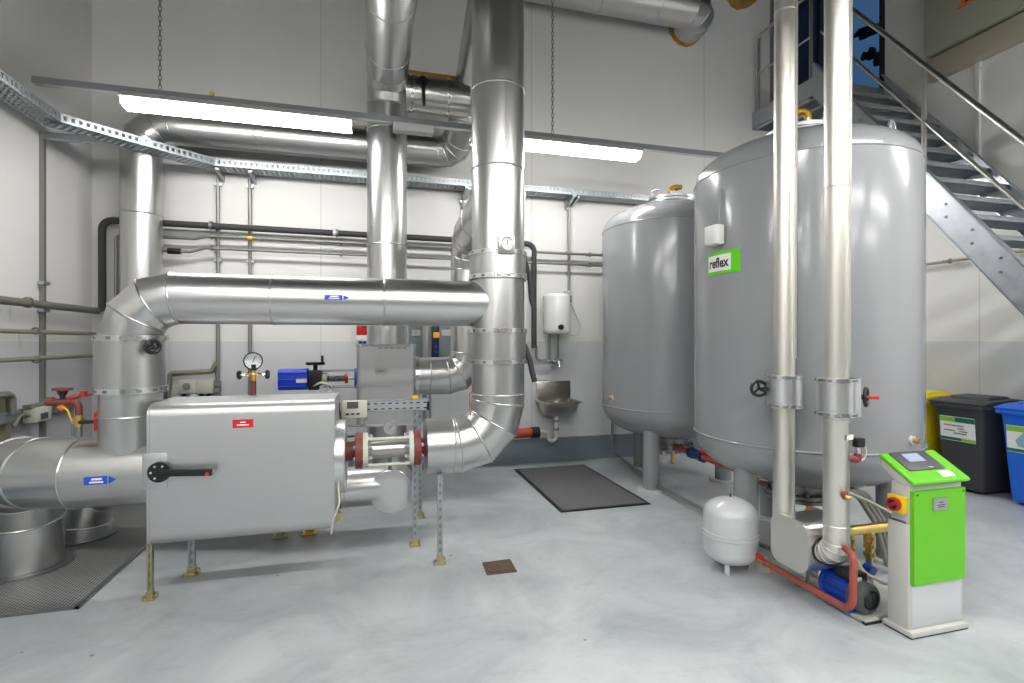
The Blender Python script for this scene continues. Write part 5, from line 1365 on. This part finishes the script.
t = thing('floor_drain', 'small rusty brown square drain cover in the open floor', 'drain', ((fa + fb + fc_ + fd) / 4))
b = B().prism([fa, fb, fc_, fd], (0, 0, .008)); b.make('cover_plate', 'rust', t)
cc = (fa + fb + fc_ + fd) / 4
B().prism([cc + (q - cc) * .82 + Vector((0, 0, .008)) for q in (fa, fb, fc_, fd)], (0, 0, .004)).make('inner_lid', 'rust', t)

# red vent assembly on top of the thick pipe
p = at(79, 425, Y=Y0); vx_, vz = p.x, Z0 + RE
t = thing('vent_valve', 'dark red vent pipe with red handwheel on top of the thick elbowed pipe', 'valve', (vx_, Y0, vz))
b = B().cyl((vx_, Y0, vz - .03), (vx_, Y0, vz + .035), .016, n=12); b.cyl((vx_ - .03, Y0, vz - .02), (vx_ - .03, Y0, vz + .05), .008, n=8); b.make('socket', 'steel', t)
b = B().cyl((vx_, Y0, vz + .03), (vx_, Y0, vz + .10), .022, n=14); b.cyl((vx_, Y0, vz + .05), (vx_, Y0, vz + .08), .028, n=8); b.make('ball_valve', 'brass', t)
b = B().cyl((vx_ + .01, Y0 - .02, vz + .06), (vx_ + .09, Y0 - .03, vz + .062), .011, n=10); b.make('valve_arm', 'black', t)
B().box((vx_ + .105, Y0 - .03, vz + .062), (.03, .03, .11)).make('red_grip', 'red', t, bevel=.008)
zr = vz + .175
b = B().tube(route([(vx_, Y0, vz + .09), (vx_, Y0, zr), (vx_ - .155, Y0 + .02, zr + .005)], .035, 5), .018, 14); b.cyl((vx_ - .165, Y0 + .02, zr + .005), (vx_ - .135, Y0 + .02, zr + .005), .026, n=12); b.make('red_pipe', 'red_iron', t, ang=60)
b = B().cyl((vx_ - .09, Y0 + .02, zr + .01), (vx_ - .09, Y0 + .02, zr + .075), .014, n=10); b.lathe([(.03, 0), (.018, .03)], (vx_ - .09, Y0 + .02, zr + .07), (0, 0, -1), 12); b.make('spindle', 'black', t)
b = B().cyl((vx_ - .09, Y0 + .02, zr + .07), (vx_ - .09, Y0 + .02, zr + .084), .050, n=24); b.make('handwheel', 'red_iron', t)
b = B().tube([(vx_ - .09, Y0 + .04, zr + .015), (vx_ - .02, Y0 + .07, zr + .035), (vx_ + .07, Y0 + .10, zr + .05)], .012, 10); b.cyl((vx_ - .01, Y0 + .07, zr + .025), (vx_ - .01, Y0 + .07, zr + .06), .018, n=10); b.make('red_lever', 'waste_red', t)
B().cyl((vx_ + .05, Y0 + .09, zr + .045), (vx_ + .10, Y0 + .11, zr + .055), .015, n=10).make('orange_tip', 'orange', t)
b = B().tube(route([(vx_ - .10, Y0 - .01, zr - .025), (vx_ - .05, Y0 - .02, zr - .03), (vx_ - .03, Y0 - .01, zr - .11)], .03, 4), .005, 8); b.make('yellow_cord', 'sw_yellow', t)
B().sphere((vx_ - .08, Y0 - .005, zr - .03), .020, 8).make('orange_cap', 'orange', t)

# ================================================================== CAMERA AND WORLD
cam = bpy.data.cameras.new('camera'); co = bpy.data.objects.new('camera', cam); COL.objects.link(co)
co.location = (0, 0, EYE); co.rotation_euler = (PI / 2, 0, -YAW)
cam.sensor_width = 36; cam.lens = 18; cam.clip_start = .05
scene.camera = co
scene.cycles.caustics_reflective = False
scene.cycles.caustics_refractive = False
scene.cycles.sample_clamp_indirect = 4.0
w = bpy.data.worlds.new('world'); scene.world = w; w.use_nodes = True
w.node_tree.nodes['Background'].inputs[0].default_value = (.5, .5, .5, 1); w.node_tree.nodes['Background'].inputs[1].default_value = .05
scene.view_settings.view_transform = 'Standard'; scene.view_settings.look = 'None'
scene.view_settings.gamma = 1; scene.view_settings.use_curve_mapping = False
scene.view_settings.exposure = 0.0
